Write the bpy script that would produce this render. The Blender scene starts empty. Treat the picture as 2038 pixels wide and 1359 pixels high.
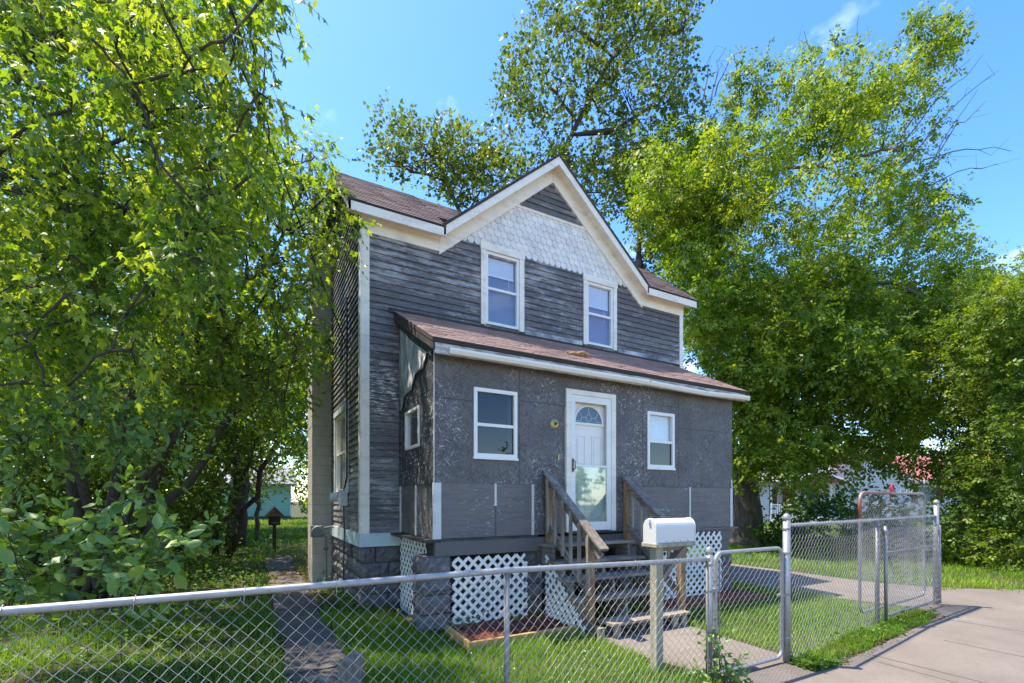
import bpy, math, random
import numpy as np
from mathutils import Vector, Matrix

rnd = random.Random(7)
rng = np.random.default_rng(11)
S = bpy.context.scene
COL = S.collection
rad = math.radians

# ------------------------------------------------------------------ camera, sky, sun, exposure
FPX, PSI, HOR, HCAM = 945.0, rad(29.0), 995.0, 1.7        # focal length (px), yaw, horizon row, eye height
cam = bpy.data.cameras.new('camera')
cam.sensor_width = 36.0
cam.lens = FPX / 2038 * 36
cam.shift_y = (HOR - 679.5) / 2038
cam.clip_start, cam.clip_end = 0.05, 2000
camo = bpy.data.objects.new('camera', cam)
COL.objects.link(camo)
camo.location = (0, 0, HCAM)
camo.rotation_euler = (rad(90), 0, -PSI)
S.camera = camo

SUN_EL, SUN_AZ = rad(67), math.atan2(-0.72, 0.69)         # azimuth from +Y towards +X
to_sun = Vector((math.sin(SUN_AZ) * math.cos(SUN_EL), math.cos(SUN_AZ) * math.cos(SUN_EL), math.sin(SUN_EL)))
W = bpy.data.worlds.new('World')
S.world = W
W.use_nodes = True
wn = W.node_tree.nodes
wl = W.node_tree.links
wn.clear()
sky = wn.new('ShaderNodeTexSky')
sky.sky_type = 'NISHITA'
sky.sun_disc = False
sky.sun_elevation = SUN_EL
sky.sun_rotation = SUN_AZ
sky.altitude = 200
sky.air_density = 1.0
sky.dust_density = 0.5
sky.ozone_density = 1.2
# thin fair-weather cloud wisps over the whole sky
tc = wn.new('ShaderNodeTexCoord')
sx = wn.new('ShaderNodeSeparateXYZ'); wl.new(tc.outputs['Generated'], sx.inputs[0])
zz = wn.new('ShaderNodeMath'); zz.operation = 'ADD'; wl.new(sx.outputs['Z'], zz.inputs[0]); zz.inputs[1].default_value = 0.12
dv = wn.new('ShaderNodeVectorMath'); dv.operation = 'DIVIDE'
cb = wn.new('ShaderNodeCombineXYZ')
for i in range(3): wl.new(zz.outputs[0], cb.inputs[i])
wl.new(tc.outputs['Generated'], dv.inputs[0]); wl.new(cb.outputs[0], dv.inputs[1])
nz = wn.new('ShaderNodeTexNoise'); nz.inputs['Scale'].default_value = 2.3; nz.inputs['Detail'].default_value = 7
nz.inputs['Roughness'].default_value = 0.55
sh_ = wn.new('ShaderNodeVectorMath'); sh_.operation = 'ADD'; sh_.inputs[1].default_value = (-0.122, -0.109, 0.012)
wl.new(dv.outputs[0], sh_.inputs[0]); wl.new(sh_.outputs[0], nz.inputs['Vector'])
cr = wn.new('ShaderNodeValToRGB')
cr.color_ramp.elements[0].position = 0.60; cr.color_ramp.elements[0].color = (0, 0, 0, 1)
cr.color_ramp.elements[1].position = 0.80; cr.color_ramp.elements[1].color = (0.6, 0.6, 0.6, 1)
wl.new(nz.outputs['Fac'], cr.inputs[0])
hs = wn.new('ShaderNodeHueSaturation'); hs.inputs['Saturation'].default_value = 1.32; hs.inputs['Hue'].default_value = 0.508
wl.new(sky.outputs[0], hs.inputs['Color'])
mx = wn.new('ShaderNodeMix'); mx.data_type = 'RGBA'
wl.new(cr.outputs['Color'], mx.inputs[0]); wl.new(hs.outputs[0], mx.inputs[6])
mx.inputs[7].default_value = (6.0, 6.4, 7.0, 1)
bg = wn.new('ShaderNodeBackground'); bg.inputs['Strength'].default_value = 0.15
wl.new(mx.outputs[2], bg.inputs['Color'])
wo = wn.new('ShaderNodeOutputWorld'); wl.new(bg.outputs[0], wo.inputs[0])

sd = bpy.data.lights.new('sun', 'SUN')
sd.energy = 3.4
sd.angle = rad(0.53)
sd.color = (1.0, 0.91, 0.77)
so = bpy.data.objects.new('sun', sd)
COL.objects.link(so)
so.rotation_euler = to_sun.to_track_quat('Z', 'Y').to_euler()
so.location = to_sun * 40

S.view_settings.view_transform = 'Standard'
S.view_settings.look = 'None'
S.view_settings.gamma = 1
S.view_settings.exposure = 1.6
S.render.engine = 'CYCLES'
S.cycles.max_bounces = 6
S.cycles.diffuse_bounces = 3
S.cycles.glossy_bounces = 3
S.cycles.transmission_bounces = 4
S.cycles.transparent_max_bounces = 8
S.cycles.use_denoising = True

# ------------------------------------------------------------------ pixel -> place helpers
FV = np.array([math.sin(PSI), math.cos(PSI)])
RV = np.array([math.cos(PSI), -math.sin(PSI)])
def ray(x, y):
    s = (x - 1019) / FPX
    d = FV + s * RV
    return np.array([d[0], d[1], (HOR - y) / FPX])
def dep(x, y, t):                      # point at forward distance t
    return ray(x, y) * t + [0, 0, HCAM]
def gnd(x, y, z=0.0):
    r = ray(x, y); return r * ((z - HCAM) / r[2]) + [0, 0, HCAM]

# ------------------------------------------------------------------ node helpers
class NT:
    def __init__(s, name):
        s.m = bpy.data.materials.new(name); s.m.use_nodes = True
        s.t = s.m.node_tree; s.t.nodes.clear()
        s.o = s.t.nodes.new('ShaderNodeOutputMaterial')
        s.g = s.t.nodes.new('ShaderNodeNewGeometry')
        s.oi = None
    def put(s, sock, v):
        if isinstance(v, bpy.types.NodeSocket): s.t.links.new(v, sock)
        elif isinstance(v, tuple) and len(v) == 3 and sock.type == 'RGBA': sock.default_value = (*v, 1)
        else: sock.default_value = v
    def add(s, t, ins=None, **at):
        n = s.t.nodes.new(t)
        for k, v in at.items(): setattr(n, k, v)
        for k, v in (ins or {}).items(): s.put(n.inputs[k], v)
        return n
    def pos(s, scale=(1, 1, 1), rot=(0, 0, 0), loc=(0, 0, 0)):
        v = s.g.outputs['Position']
        if any(rot): v = s.add('ShaderNodeMapping', {'Vector': v, 'Rotation': rot}).outputs[0]      # turn first, then stretch
        return s.add('ShaderNodeMapping', {'Vector': v, 'Scale': scale, 'Location': loc}).outputs[0]
    def rand(s):
        if not s.oi: s.oi = s.t.nodes.new('ShaderNodeObjectInfo')
        return s.oi.outputs['Random']
    def noise(s, vec=None, scale=5.0, detail=5.0, rough=0.55, dist=0.0):
        return s.add('ShaderNodeTexNoise', {'Vector': vec or s.g.outputs['Position'], 'Scale': scale, 'Detail': detail, 'Roughness': rough, 'Distortion': dist}).outputs['Fac']
    def voro(s, vec=None, scale=5.0, feature='F1', out='Distance', rand=1.0):
        return s.add('ShaderNodeTexVoronoi', {'Vector': vec or s.g.outputs['Position'], 'Scale': scale, 'Randomness': rand}, feature=feature).outputs[out]
    def ramp(s, fac, stops, interp='LINEAR'):
        n = s.add('ShaderNodeValToRGB', {'Fac': fac}); r = n.color_ramp; r.interpolation = interp
        while len(r.elements) < len(stops): r.elements.new(0.5)
        for e, (p, c) in zip(r.elements, stops):
            e.position = p
            e.color = (c, c, c, 1) if not isinstance(c, tuple) else (*c, 1)
        return n.outputs['Color']
    def mix(s, f, a, b, blend='MIX'):
        n = s.t.nodes.new('ShaderNodeMix'); n.data_type = 'RGBA'; n.blend_type = blend
        s.put(n.inputs[0], f); s.put(n.inputs[6], a); s.put(n.inputs[7], b)
        return n.outputs[2]
    def math(s, op, a, b=0.0):
        n = s.t.nodes.new('ShaderNodeMath'); n.operation = op
        s.put(n.inputs[0], a); s.put(n.inputs[1], b); return n.outputs[0]
    def bump(s, h, strength=0.4, dist=0.01):
        return s.add('ShaderNodeBump', {'Height': h, 'Strength': strength, 'Distance': dist}).outputs[0]
    def pbr(s, col, rough=0.7, bump=None, metal=0.0, spec=0.4, **kw):
        d = {'Base Color': col, 'Roughness': rough, 'Metallic': metal, 'Specular IOR Level': spec}
        if bump is not None: d['Normal'] = bump
        d.update(kw)
        b = s.add('ShaderNodeBsdfPrincipled', d)
        s.t.links.new(b.outputs[0], s.o.inputs[0]); return s.m
MT = {}

def siding_mat(name, ax):
    n = NT(name)
    sc = (1.3, 1.3, 9)
    st = n.noise(n.pos((2.4, 2.4, 13)), 1.0, 10, 0.78)
    fine = n.noise(n.pos((9, 9, 60)), 1.0, 6, 0.7)
    big = n.noise(n.pos((0.55, 0.55, 0.75), loc=(3.3, 0, 1.1)), 1.0, 3, 0.5)
    base = n.mix(n.rand(), (0.155, 0.139, 0.130), (0.255, 0.23, 0.215))
    base = n.mix(n.ramp(fine, [(0.35, 0.0), (0.7, 1.0)]), base, (0.075, 0.066, 0.064))
    w = n.math('ADD', n.math('MULTIPLY', st, 0.75), n.math('MULTIPLY', big, 0.42))
    worn = n.ramp(w, [(0.60, 0.0), (0.665, 0.75)])
    wc = n.ramp(fine, [(0.3, (0.24, 0.22, 0.21)), (0.62, (0.56, 0.525, 0.49))])
    col = n.mix(worn, base, wc)
    chip = n.ramp(n.noise(n.pos((5, 5, 22)), 1.6, 8, 0.75), [(0.66, 0.0), (0.69, 1.0)])
    zone = n.ramp(n.noise(n.pos((0.9, 0.9, 0.8), loc=(7, 2, 4.2)), 1.0, 2, 0.5), [(0.5, 0.0), (0.58, 1.0)])
    dist_ = n.add('ShaderNodeVectorMath', {0: n.pos((1.0, 1.0, 0.62), loc=(-1.82, -7.42, -3.4 * 0.62))}, operation='LENGTH').outputs['Value']
    spot = n.ramp(dist_, [(0.18, 1.0), (0.34, 0.0)])
    chip2 = n.ramp(n.noise(n.pos((3.5, 3.5, 16)), 1.7, 8, 0.72), [(0.53, 0.0), (0.55, 1.0)])
    col = n.mix(n.math('MULTIPLY', chip, zone), col, (0.62, 0.62, 0.6))
    col = n.mix(n.math('MULTIPLY', chip2, spot), col, (0.66, 0.62, 0.55))
    return n.pbr(col, 0.62, n.bump(fine, 0.25, 0.004))
MT['siding'] = siding_mat('peeling_grey_paint', 'h')

def paint_mat(name, c, dirt=(0.3, 0.27, 0.22), amt=0.5, rough=0.5, speck=True, sc=1.0):
    n = NT(name)
    a = n.noise(n.pos((2 * sc, 2 * sc, 5 * sc)), 1.5, 7, 0.7)
    col = n.mix(n.ramp(a, [(0.48, 0.0), (0.8, amt)]), c, dirt)
    if speck:
        v = n.noise(n.pos(), 42, 3, 0.6)
        col = n.mix(n.ramp(v, [(0.70, 0.0), (0.74, 0.8)]), col, (0.10, 0.09, 0.08))
    return n.pbr(col, rough, n.bump(a, 0.15, 0.004))
MT['trim'] = paint_mat('old_white_paint', (0.90, 0.80, 0.65))
MT['trim_green'] = paint_mat('mildewed_white_paint', (0.56, 0.64, 0.61), (0.25, 0.29, 0.24))
MT['fish'] = None
n = NT('white_scale_paint')
a = n.noise(n.pos(), 6, 6, 0.65)
MT['fish'] = n.pbr(n.mix(n.ramp(a, [(0.4, 0.0), (0.75, 0.55)]), n.mix(n.rand(), (0.80, 0.73, 0.64), (0.90, 0.83, 0.73)), (0.42, 0.41, 0.40)), 0.6, n.bump(a, 0.2, 0.004))
MT['vinyl'] = paint_mat('white_vinyl', (0.88, 0.83, 0.74), (0.5, 0.46, 0.38), 0.3, 0.35, False)
MT['door'] = paint_mat('white_door_paint', (0.86, 0.80, 0.71), (0.55, 0.52, 0.44), 0.35, 0.4, False)
MT['beam'] = paint_mat('flat_grey_paint', (0.14, 0.122, 0.112), (0.16, 0.138, 0.128), 0.5, 0.6, False)
MT['strip'] = paint_mat('pale_strip_paint', (0.68, 0.63, 0.58), (0.30, 0.28, 0.24), 0.6)

def shingle_mat(name, a, b, dark):
    n = NT(name)
    g = n.noise(n.pos(), 190, 2, 0.7)
    p = n.noise(n.pos((1, 1, 1)), 1.7, 5, 0.6)
    tabv = n.voro(n.pos((4.2, 7, 7)), 1.0, 'F1', 'Color')
    sep = n.add('ShaderNodeSeparateColor', {'Color': tabv}).outputs[0]
    col = n.mix(sep, a, b)
    col = n.mix(n.ramp(p, [(0.42, 0.0), (0.75, 0.8)]), col, dark)
    col = n.mix(n.ramp(g, [(0.3, 0.5), (0.65, 0.0)]), col, (0.03, 0.025, 0.025))
    return n.pbr(col, 0.9, n.bump(g, 0.5, 0.004), spec=0.2)
MT['roof'] = shingle_mat('brown_asphalt_shingle', (0.15, 0.105, 0.098), (0.25, 0.18, 0.165), (0.09, 0.062, 0.06))
MT['roof_red'] = shingle_mat('faded_red_shingle', (0.36, 0.235, 0.20), (0.50, 0.35, 0.305), (0.31, 0.20, 0.175))
MT['roof_edge'] = paint_mat('dark_shingle_edge', (0.05, 0.043, 0.042), (0.1, 0.08, 0.07), 0.5, 0.9, False)

def osb_mat(name, base1, base2, density, streak):
    n = NT(name)
    fl = None
    for k, ang in enumerate((0.3, 1.15, 2.2, 2.75)):
        v = n.noise(n.pos((10, 10, 54), (0.35, ang, 0.0), (k * 3.1, 0, k)), 1.0, 2.5, 0.55, 0.7)
        f = n.ramp(v, [(0.65, 0.0), (0.69, 1.0)])
        fl = f if fl is None else n.mix(1.0, fl, f, 'LIGHTEN')
    zone = n.noise(n.pos((0.9, 0.9, 1.0), loc=(1.7, 0, 0.4)), 1.0, 3, 0.55)
    zone = n.ramp(zone, [(0.54 - density, 0.06), (0.68 - density, 1.0)])
    cl = n.noise(n.pos((2.2, 2.2, 2.2)), 1.0, 9, 0.72)
    strand = n.mix(1.0, n.noise(n.pos((12, 12, 46), (0.3, 0.8, 0)), 1.0, 3, 0.6), n.noise(n.pos((12, 12, 46), (0.2, 2.3, 0), (5, 1, 2)), 1.0, 3, 0.6), 'LIGHTEN')
    col = n.ramp(cl, [(0.3, base1), (0.72, base2)])
    col = n.mix(n.ramp(strand, [(0.5, 0.0), (0.68, 0.7)]), col, (base1[0] * 0.45, base1[1] * 0.45, base1[2] * 0.5))
    col = n.mix(n.math('MULTIPLY', fl, zone), col, (0.52, 0.50, 0.48))
    rust = n.ramp(n.noise(n.pos((6, 6, 9), loc=(0, 0, 3)), 1.4, 5, 0.6), [(0.695, 0.0), (0.73, 0.8)])
    col = n.mix(rust, col, (0.30, 0.11, 0.045))
    if streak:
        s = n.noise(n.pos((1.0, 17, 1.3)), 1.0, 6, 0.7)
        col = n.mix(n.ramp(s, [(0.58, 0.0), (0.68, 0.9)]), col, (0.5, 0.49, 0.47))
    return n.pbr(col, 0.6, n.bump(strand, 0.5, 0.004))
MT['osb'] = osb_mat('weathered_grey_strand_board', (0.105, 0.092, 0.085), (0.185, 0.163, 0.15), 0.07, False)
MT['osb_side'] = osb_mat('streaked_black_strand_board', (0.030, 0.030, 0.033), (0.07, 0.07, 0.075), 0.1, True)

n = NT('torn_housewrap')
a = n.noise(n.pos((1.5, 6, 2.2)), 1.0, 7, 0.7)
MT['wrap'] = n.pbr(n.ramp(a, [(0.36, (0.12, 0.12, 0.12)), (0.46, (0.30, 0.31, 0.31)), (0.58, (0.62, 0.61, 0.58))]), 0.7, n.bump(a, 0.5, 0.01))

n = NT('grey_plywood')
a = n.noise(n.pos((2.5, 2.5, 22)), 1.0, 7, 0.7)
b = n.noise(n.pos((9, 9, 46)), 1.0, 4, 0.7)
z = n.noise(n.pos((1.6, 1.6, 2.2), loc=(5, 0, 0.3)), 1.0, 3, 0.5)
col = n.ramp(a, [(0.3, (0.115, 0.10, 0.093)), (0.7, (0.20, 0.172, 0.158))])
MT['ply'] = n.pbr(n.mix(n.math('MULTIPLY', n.ramp(b, [(0.61, 0.0), (0.66, 1.0)]), n.ramp(z, [(0.45, 0.0), (0.6, 1.0)])), col, (0.5, 0.5, 0.5)), 0.55, n.bump(a, 0.3, 0.005))

n = NT('painted_rock_faced_block')
a = n.noise(n.pos(), 14, 6, 0.65)
b = n.noise(n.pos(), 2.2, 4, 0.6)
col = n.ramp(a, [(0.3, (0.09, 0.08, 0.077)), (0.7, (0.195, 0.172, 0.162))])
MT['stone'] = n.pbr(n.mix(n.ramp(b, [(0.62, 0.0), (0.72, 0.7)]), col, (0.30, 0.29, 0.27)), 0.8, n.bump(a, 0.6, 0.012))
MT['mortar'] = paint_mat('dark_mortar', (0.055, 0.055, 0.06), (0.03, 0.03, 0.03), 0.5, 0.9, False)
n = NT('pale_concrete_block')
a = n.noise(n.pos(), 5, 6, 0.65); g = n.noise(n.pos(), 120, 2, 0.6)
MT['cblock'] = n.pbr(n.mix(n.ramp(g, [(0.35, 0.25), (0.6, 0.0)]), n.ramp(a, [(0.3, (0.36, 0.33, 0.265)), (0.75, (0.50, 0.46, 0.38))]), (0.12, 0.11, 0.09)), 0.85, n.bump(g, 0.4, 0.004))

def wood_mat(name, c1, c2, c3, along, amt=0.6):
    n = NT(name)
    sc = {'x': (2, 26, 26), 'y': (26, 2, 26), 'z': (26, 26, 2)}[along]
    a = n.noise(n.pos(sc), 1.0, 7, 0.7, 0.4)
    b = n.noise(n.pos(), 2.6, 4, 0.6)
    col = n.ramp(a, [(0.28, c1), (0.55, c2), (0.8, c3)])
    col = n.mix(n.ramp(b, [(0.45, 0.0), (0.7, amt)]), col, (c1[0] * 0.7, c1[1] * 0.7, c1[2] * 0.75))
    return n.pbr(col, 0.8, n.bump(a, 0.6, 0.006), spec=0.25)
MT['wood_x'] = wood_mat('grey_weathered_tread_wood', (0.12, 0.098, 0.078), (0.30, 0.245, 0.185), (0.43, 0.36, 0.28), 'x')
MT['wood_y'] = wood_mat('grey_weathered_rail_wood', (0.085, 0.07, 0.058), (0.27, 0.225, 0.175), (0.48, 0.41, 0.32), 'y')
MT['wood_z'] = wood_mat('weathered_post_wood', (0.17, 0.13, 0.09), (0.36, 0.30, 0.22), (0.50, 0.43, 0.33), 'z', 0.4)
MT['wood_rust'] = wood_mat('stained_orange_post_wood', (0.16, 0.07, 0.03), (0.36, 0.22, 0.11), (0.52, 0.40, 0.25), 'z', 0.4)
MT['treated'] = wood_mat('treated_post_wood', (0.22, 0.20, 0.13), (0.40, 0.36, 0.26), (0.50, 0.46, 0.35), 'z', 0.3)
MT['timber'] = wood_mat('new_yellow_timber', (0.38, 0.22, 0.06), (0.52, 0.34, 0.11), (0.62, 0.44, 0.18), 'x', 0.3)
MT['rotwood'] = wood_mat('rotten_ledge_wood', (0.03, 0.027, 0.024), (0.08, 0.07, 0.06), (0.17, 0.15, 0.13), 'x')
n = NT('weathered_fascia')
a = n.noise(n.pos((3, 3, 12)), 1.0, 7, 0.7)
MT['fascia_old'] = n.pbr(n.ramp(a, [(0.32, (0.16, 0.12, 0.10)), (0.47, (0.40, 0.34, 0.28)), (0.6, (0.66, 0.62, 0.55))]), 0.8, n.bump(a, 0.4, 0.005))

def conc_mat(name, c1, c2, dark):
    n = NT(name)
    a = n.noise(n.pos(), 0.8, 8, 0.7); g = n.noise(n.pos(), 140, 3, 0.7); m = n.noise(n.pos(), 9, 7, 0.75)
    col = n.ramp(a, [(0.3, (c1[0] * 0.8, c1[1] * 0.8, c1[2] * 0.8)), (0.5, c1), (0.7, c2)])
    col = n.mix(n.ramp(m, [(0.5, 0.0), (0.8, 0.5)]), col, dark)
    col = n.mix(n.ramp(g, [(0.32, 0.55), (0.5, 0.0)]), col, (dark[0] * 0.5, dark[1] * 0.5, dark[2] * 0.5))
    col = n.mix(n.ramp(g, [(0.66, 0.0), (0.74, 0.5)]), col, (0.6, 0.56, 0.5))
    ck = n.voro(n.pos((1, 1, 1)), 0.42, 'DISTANCE_TO_EDGE')
    wob = n.math('ADD', ck, n.math('MULTIPLY', n.math('SUBTRACT', m, 0.5), 0.05))
    crack = n.ramp(wob, [(0.0, 1.0), (0.005, 0.0)])
    col = n.mix(n.math('MULTIPLY', crack, 0.5), col, (0.08, 0.075, 0.06))
    return n.pbr(col, 0.88, n.bump(g, 0.35, 0.004), spec=0.25)
MT['conc'] = conc_mat('pink_grey_concrete', (0.188, 0.158, 0.132), (0.232, 0.197, 0.164), (0.142, 0.118, 0.097))
MT['conc_street'] = conc_mat('pale_street_concrete', (0.27, 0.25, 0.225), (0.33, 0.305, 0.275), (0.21, 0.19, 0.17))  # kept pale so the added street throws light back at the house
MT['conc_old'] = conc_mat('dirty_old_concrete', (0.13, 0.108, 0.088), (0.20, 0.17, 0.14), (0.07, 0.058, 0.046))
MT['joint'] = paint_mat('dark_joint_soil', (0.125, 0.11, 0.09), (0.07, 0.065, 0.045), 0.6, 0.95, False)

def metal_mat(name, c, rough, rust=0.0, metal=0.85):
    n = NT(name)
    a = n.noise(n.pos(), 16, 5, 0.65)
    col = n.ramp(a, [(0.3, (c[0] * 0.72, c[1] * 0.72, c[2] * 0.73)), (0.7, c)])
    if rust > 0:
        r = n.noise(n.pos(), 7, 6, 0.7)
        col = n.mix(n.ramp(r, [(0.62 - rust * 0.3, 0.0), (0.7 - rust * 0.25, 0.85)]), col, (0.30, 0.12, 0.06))
    return n.pbr(col, rough, n.bump(a, 0.1, 0.002), metal=metal)
MT['galv'] = metal_mat('galvanised_steel', (0.41, 0.405, 0.395), 0.48, 0.0, 0.5)
MT['galv_dull'] = metal_mat('dull_galvanised_steel', (0.32, 0.315, 0.305), 0.55, 0.02, 0.5)
MT['wire'] = metal_mat('fence_wire', (0.46, 0.44, 0.40), 0.5, 0.05, 0.35)
MT['wire_right'] = metal_mat('bright_fence_wire', (0.40, 0.395, 0.385), 0.5, 0.0, 0.35)
MT['rustred'] = metal_mat('rusty_red_pipe', (0.42, 0.15, 0.11), 0.6, 0.35, 0.2)
MT['red'] = paint_mat('red_paint', (0.45, 0.03, 0.035), (0.2, 0.05, 0.04), 0.4, 0.5, False)
MT['mailbox'] = paint_mat('white_mailbox_enamel', (0.66, 0.63, 0.585), (0.5, 0.48, 0.45), 0.35, 0.32, False)
MT['black'] = paint_mat('black_plastic', (0.02, 0.02, 0.022), (0.05, 0.05, 0.05), 0.4, 0.45, False)
MT['brass'] = metal_mat('tarnished_brass', (0.52, 0.40, 0.17), 0.4, 0.1, 0.8)
MT['bronze'] = metal_mat('dark_bronze', (0.16, 0.12, 0.08), 0.4, 0.0, 0.7)
MT['meter'] = metal_mat('grey_meter_paint', (0.17, 0.18, 0.17), 0.6, 0.0, 0.2)
MT['boxgrey'] = paint_mat('pale_box_enamel', (0.48, 0.52, 0.50), (0.3, 0.32, 0.3), 0.4, 0.5, False)

def glass_mat(name, refl, tint):
    n = NT(name)
    g = n.add('ShaderNodeBsdfGlossy', {'Color': (1, 1, 1), 'Roughness': 0.02})
    t = n.add('ShaderNodeBsdfTransparent', {'Color': tint})
    lw = n.add('ShaderNodeLayerWeight', {'Blend': 0.5})
    fc = n.math('ADD', refl, n.math('MULTIPLY', n.math('POWER', lw.outputs['Facing'], 4.0), 0.7))
    ms = n.add('ShaderNodeMixShader', {0: fc, 1: t.outputs[0], 2: g.outputs[0]})
    n.t.links.new(ms.outputs[0], n.o.inputs[0]); return n.m
MT['glass'] = glass_mat('window_glass', 0.07, (0.95, 0.96, 0.98))
MT['glass_porch'] = glass_mat('porch_window_glass', 0.04, (0.6, 0.62, 0.64))
MT['glass_dark'] = glass_mat('screened_glass', 0.05, (0.45, 0.46, 0.46))
MT['blue_room'] = paint_mat('blue_violet_curtain', (0.20, 0.21, 0.27), (0.14, 0.15, 0.2), 0.5, 0.8, False)
MT['violet_room'] = paint_mat('violet_curtain', (0.25, 0.20, 0.29), (0.18, 0.15, 0.22), 0.5, 0.8, False)
MT['dark_room'] = paint_mat('dark_interior', (0.025, 0.022, 0.02), (0.05, 0.04, 0.03), 0.5, 0.9, False)  # near-black colour stands in for the dimness of an unlit room
MT['brown_curtain'] = wood_mat('brown_curtain_cloth', (0.03, 0.012, 0.008), (0.09, 0.035, 0.02), (0.26, 0.20, 0.15), 'z')
MT['shade'] = paint_mat('tan_window_shade', (0.40, 0.37, 0.28), (0.3, 0.27, 0.2), 0.4, 0.8, False)
n = NT('speckled_lace_curtain')
v = n.voro(n.pos(), 34, 'F1', 'Distance')
MT['lace'] = n.pbr(n.mix(n.ramp(v, [(0.16, 1.0), (0.22, 0.0)]), (0.80, 0.80, 0.75), (0.30, 0.30, 0.28)), 0.9)
MT['blind'] = paint_mat('white_blind', (0.85, 0.86, 0.86), (0.6, 0.6, 0.6), 0.3, 0.6, False)
MT['fanglass'] = paint_mat('leaded_glass', (0.10, 0.15, 0.19), (0.2, 0.26, 0.3), 0.6, 0.12, False)
n = NT('frosted_storm_glass')
a = n.noise(n.pos((3, 3, 3)), 1.0, 4, 0.6)
g = n.add('ShaderNodeBsdfGlossy', {'Color': (1, 1, 1), 'Roughness': 0.03})
t = n.add('ShaderNodeBsdfTransparent', {'Color': (0.86, 0.92, 0.91)})
ms = n.add('ShaderNodeMixShader', {0: 0.13, 1: t.outputs[0], 2: g.outputs[0]})
n.t.links.new(ms.outputs[0], n.o.inputs[0]); MT['stormglass'] = n.m

def leaf_mat(name, dark, mid, light, trans=0.42, tcol=(1.4, 1.36, 0.42), gloss=0.35):
    n = NT(name)
    at = n.add('ShaderNodeAttribute', attribute_name='tint')
    col = n.ramp(at.outputs['Fac'], [(0.0, dark), (0.55, mid), (1.0, light)])
    d = n.add('ShaderNodeBsdfPrincipled', {'Base Color': col, 'Roughness': 0.45, 'Specular IOR Level': gloss})
    tc_ = n.mix(1.0, col, tcol, 'MULTIPLY')
    tr = n.add('ShaderNodeBsdfTranslucent', {'Color': tc_})
    ms = n.add('ShaderNodeMixShader', {0: trans, 1: d.outputs[0], 2: tr.outputs[0]})
    n.t.links.new(ms.outputs[0], n.o.inputs[0]); return n.m
MT['leaf_maple'] = leaf_mat('silver_maple_leaf', (0.065, 0.145, 0.016), (0.185, 0.29, 0.024), (0.36, 0.43, 0.04), 0.58, gloss=0.6)
MT['leaf_oval'] = leaf_mat('honeysuckle_leaf', (0.08, 0.16, 0.04), (0.17, 0.29, 0.06), (0.26, 0.38, 0.08), 0.4, gloss=0.6)
MT['leaf_right'] = leaf_mat('boxelder_leaf', (0.075, 0.14, 0.014), (0.195, 0.285, 0.022), (0.36, 0.40, 0.035), 0.5)
MT['leaf_back'] = leaf_mat('cottonwood_leaf', (0.05, 0.09, 0.022), (0.12, 0.17, 0.03), (0.22, 0.26, 0.05), 0.42)
MT['leaf_dark'] = leaf_mat('woodland_leaf', (0.045, 0.095, 0.012), (0.12, 0.20, 0.018), (0.24, 0.30, 0.025), 0.5)
MT['leaf_lime'] = leaf_mat('lime_shrub_leaf', (0.14, 0.22, 0.02), (0.24, 0.30, 0.03), (0.34, 0.38, 0.05), 0.35)
MT['grass'] = leaf_mat('grass_blade', (0.07, 0.16, 0.006), (0.165, 0.31, 0.012), (0.34, 0.38, 0.07), 0.42, gloss=0.25)
MT['weed'] = leaf_mat('weed_leaf', (0.045, 0.11, 0.01), (0.10, 0.20, 0.018), (0.19, 0.28, 0.03), 0.4)
MT['petal'] = paint_mat('white_petal', (0.8, 0.8, 0.76), (0.7, 0.7, 0.6), 0.3, 0.7, False)

def bark_mat(name, a, b, sc=1.0):
    n = NT(name)
    v = n.noise(n.pos((10 * sc, 10 * sc, 1.8 * sc)), 1.0, 7, 0.7, 0.6)
    return n.pbr(n.ramp(v, [(0.3, a), (0.7, b)]), 0.9, n.bump(v, 0.8, 0.03), spec=0.15)
MT['bark'] = bark_mat('dark_bark', (0.035, 0.028, 0.022), (0.12, 0.095, 0.075))
MT['bark_grey'] = bark_mat('grey_furrowed_bark', (0.06, 0.05, 0.04), (0.22, 0.18, 0.14))
MT['bark_pale'] = bark_mat('pale_twig_bark', (0.12, 0.10, 0.085), (0.30, 0.26, 0.22), 3)
MT['stump'] = bark_mat('pale_stump_bark', (0.12, 0.095, 0.07), (0.36, 0.30, 0.23), 2.5)
n = NT('soil')
a = n.noise(n.pos(), 1.3, 6, 0.6); g = n.noise(n.pos(), 30, 5, 0.7)
MT['soil'] = n.pbr(n.mix(n.ramp(a, [(0.42, 0.0), (0.62, 1.0)]), n.ramp(g, [(0.3, (0.05, 0.042, 0.028)), (0.7, (0.12, 0.10, 0.065))]), n.ramp(g, [(0.3, (0.03, 0.055, 0.012)), (0.7, (0.07, 0.10, 0.02))])), 0.95, n.bump(g, 0.7, 0.03), spec=0.1)
n = NT('red_mulch')
g = n.noise(n.pos((60, 60, 60), (0, 0, 0.5)), 1.0, 5, 0.7)
MT['mulch'] = n.pbr(n.ramp(g, [(0.3, (0.08, 0.022, 0.014)), (0.6, (0.26, 0.075, 0.04)), (0.8, (0.36, 0.14, 0.08))]), 0.9, n.bump(g, 1.0, 0.02))
MT['deadleaf'] = leaf_mat('dead_leaf', (0.10, 0.055, 0.02), (0.22, 0.13, 0.05), (0.36, 0.24, 0.11), 0.2)
n = NT('white_lap_siding')
wv = n.add('ShaderNodeTexWave', {'Vector': n.pos(), 'Scale': 1.6, 'Distortion': 0.0}, wave_type='BANDS', bands_direction='Z', wave_profile='SAW')
MT['nsiding'] = n.pbr(n.mix(n.ramp(wv.outputs['Fac'], [(0.0, 1.0), (0.12, 0.0)]), (0.72, 0.73, 0.74), (0.42, 0.43, 0.45)), 0.6, n.bump(wv.outputs['Fac'], 1.0, 0.02))
n = NT('teal_lap_siding')
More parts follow.
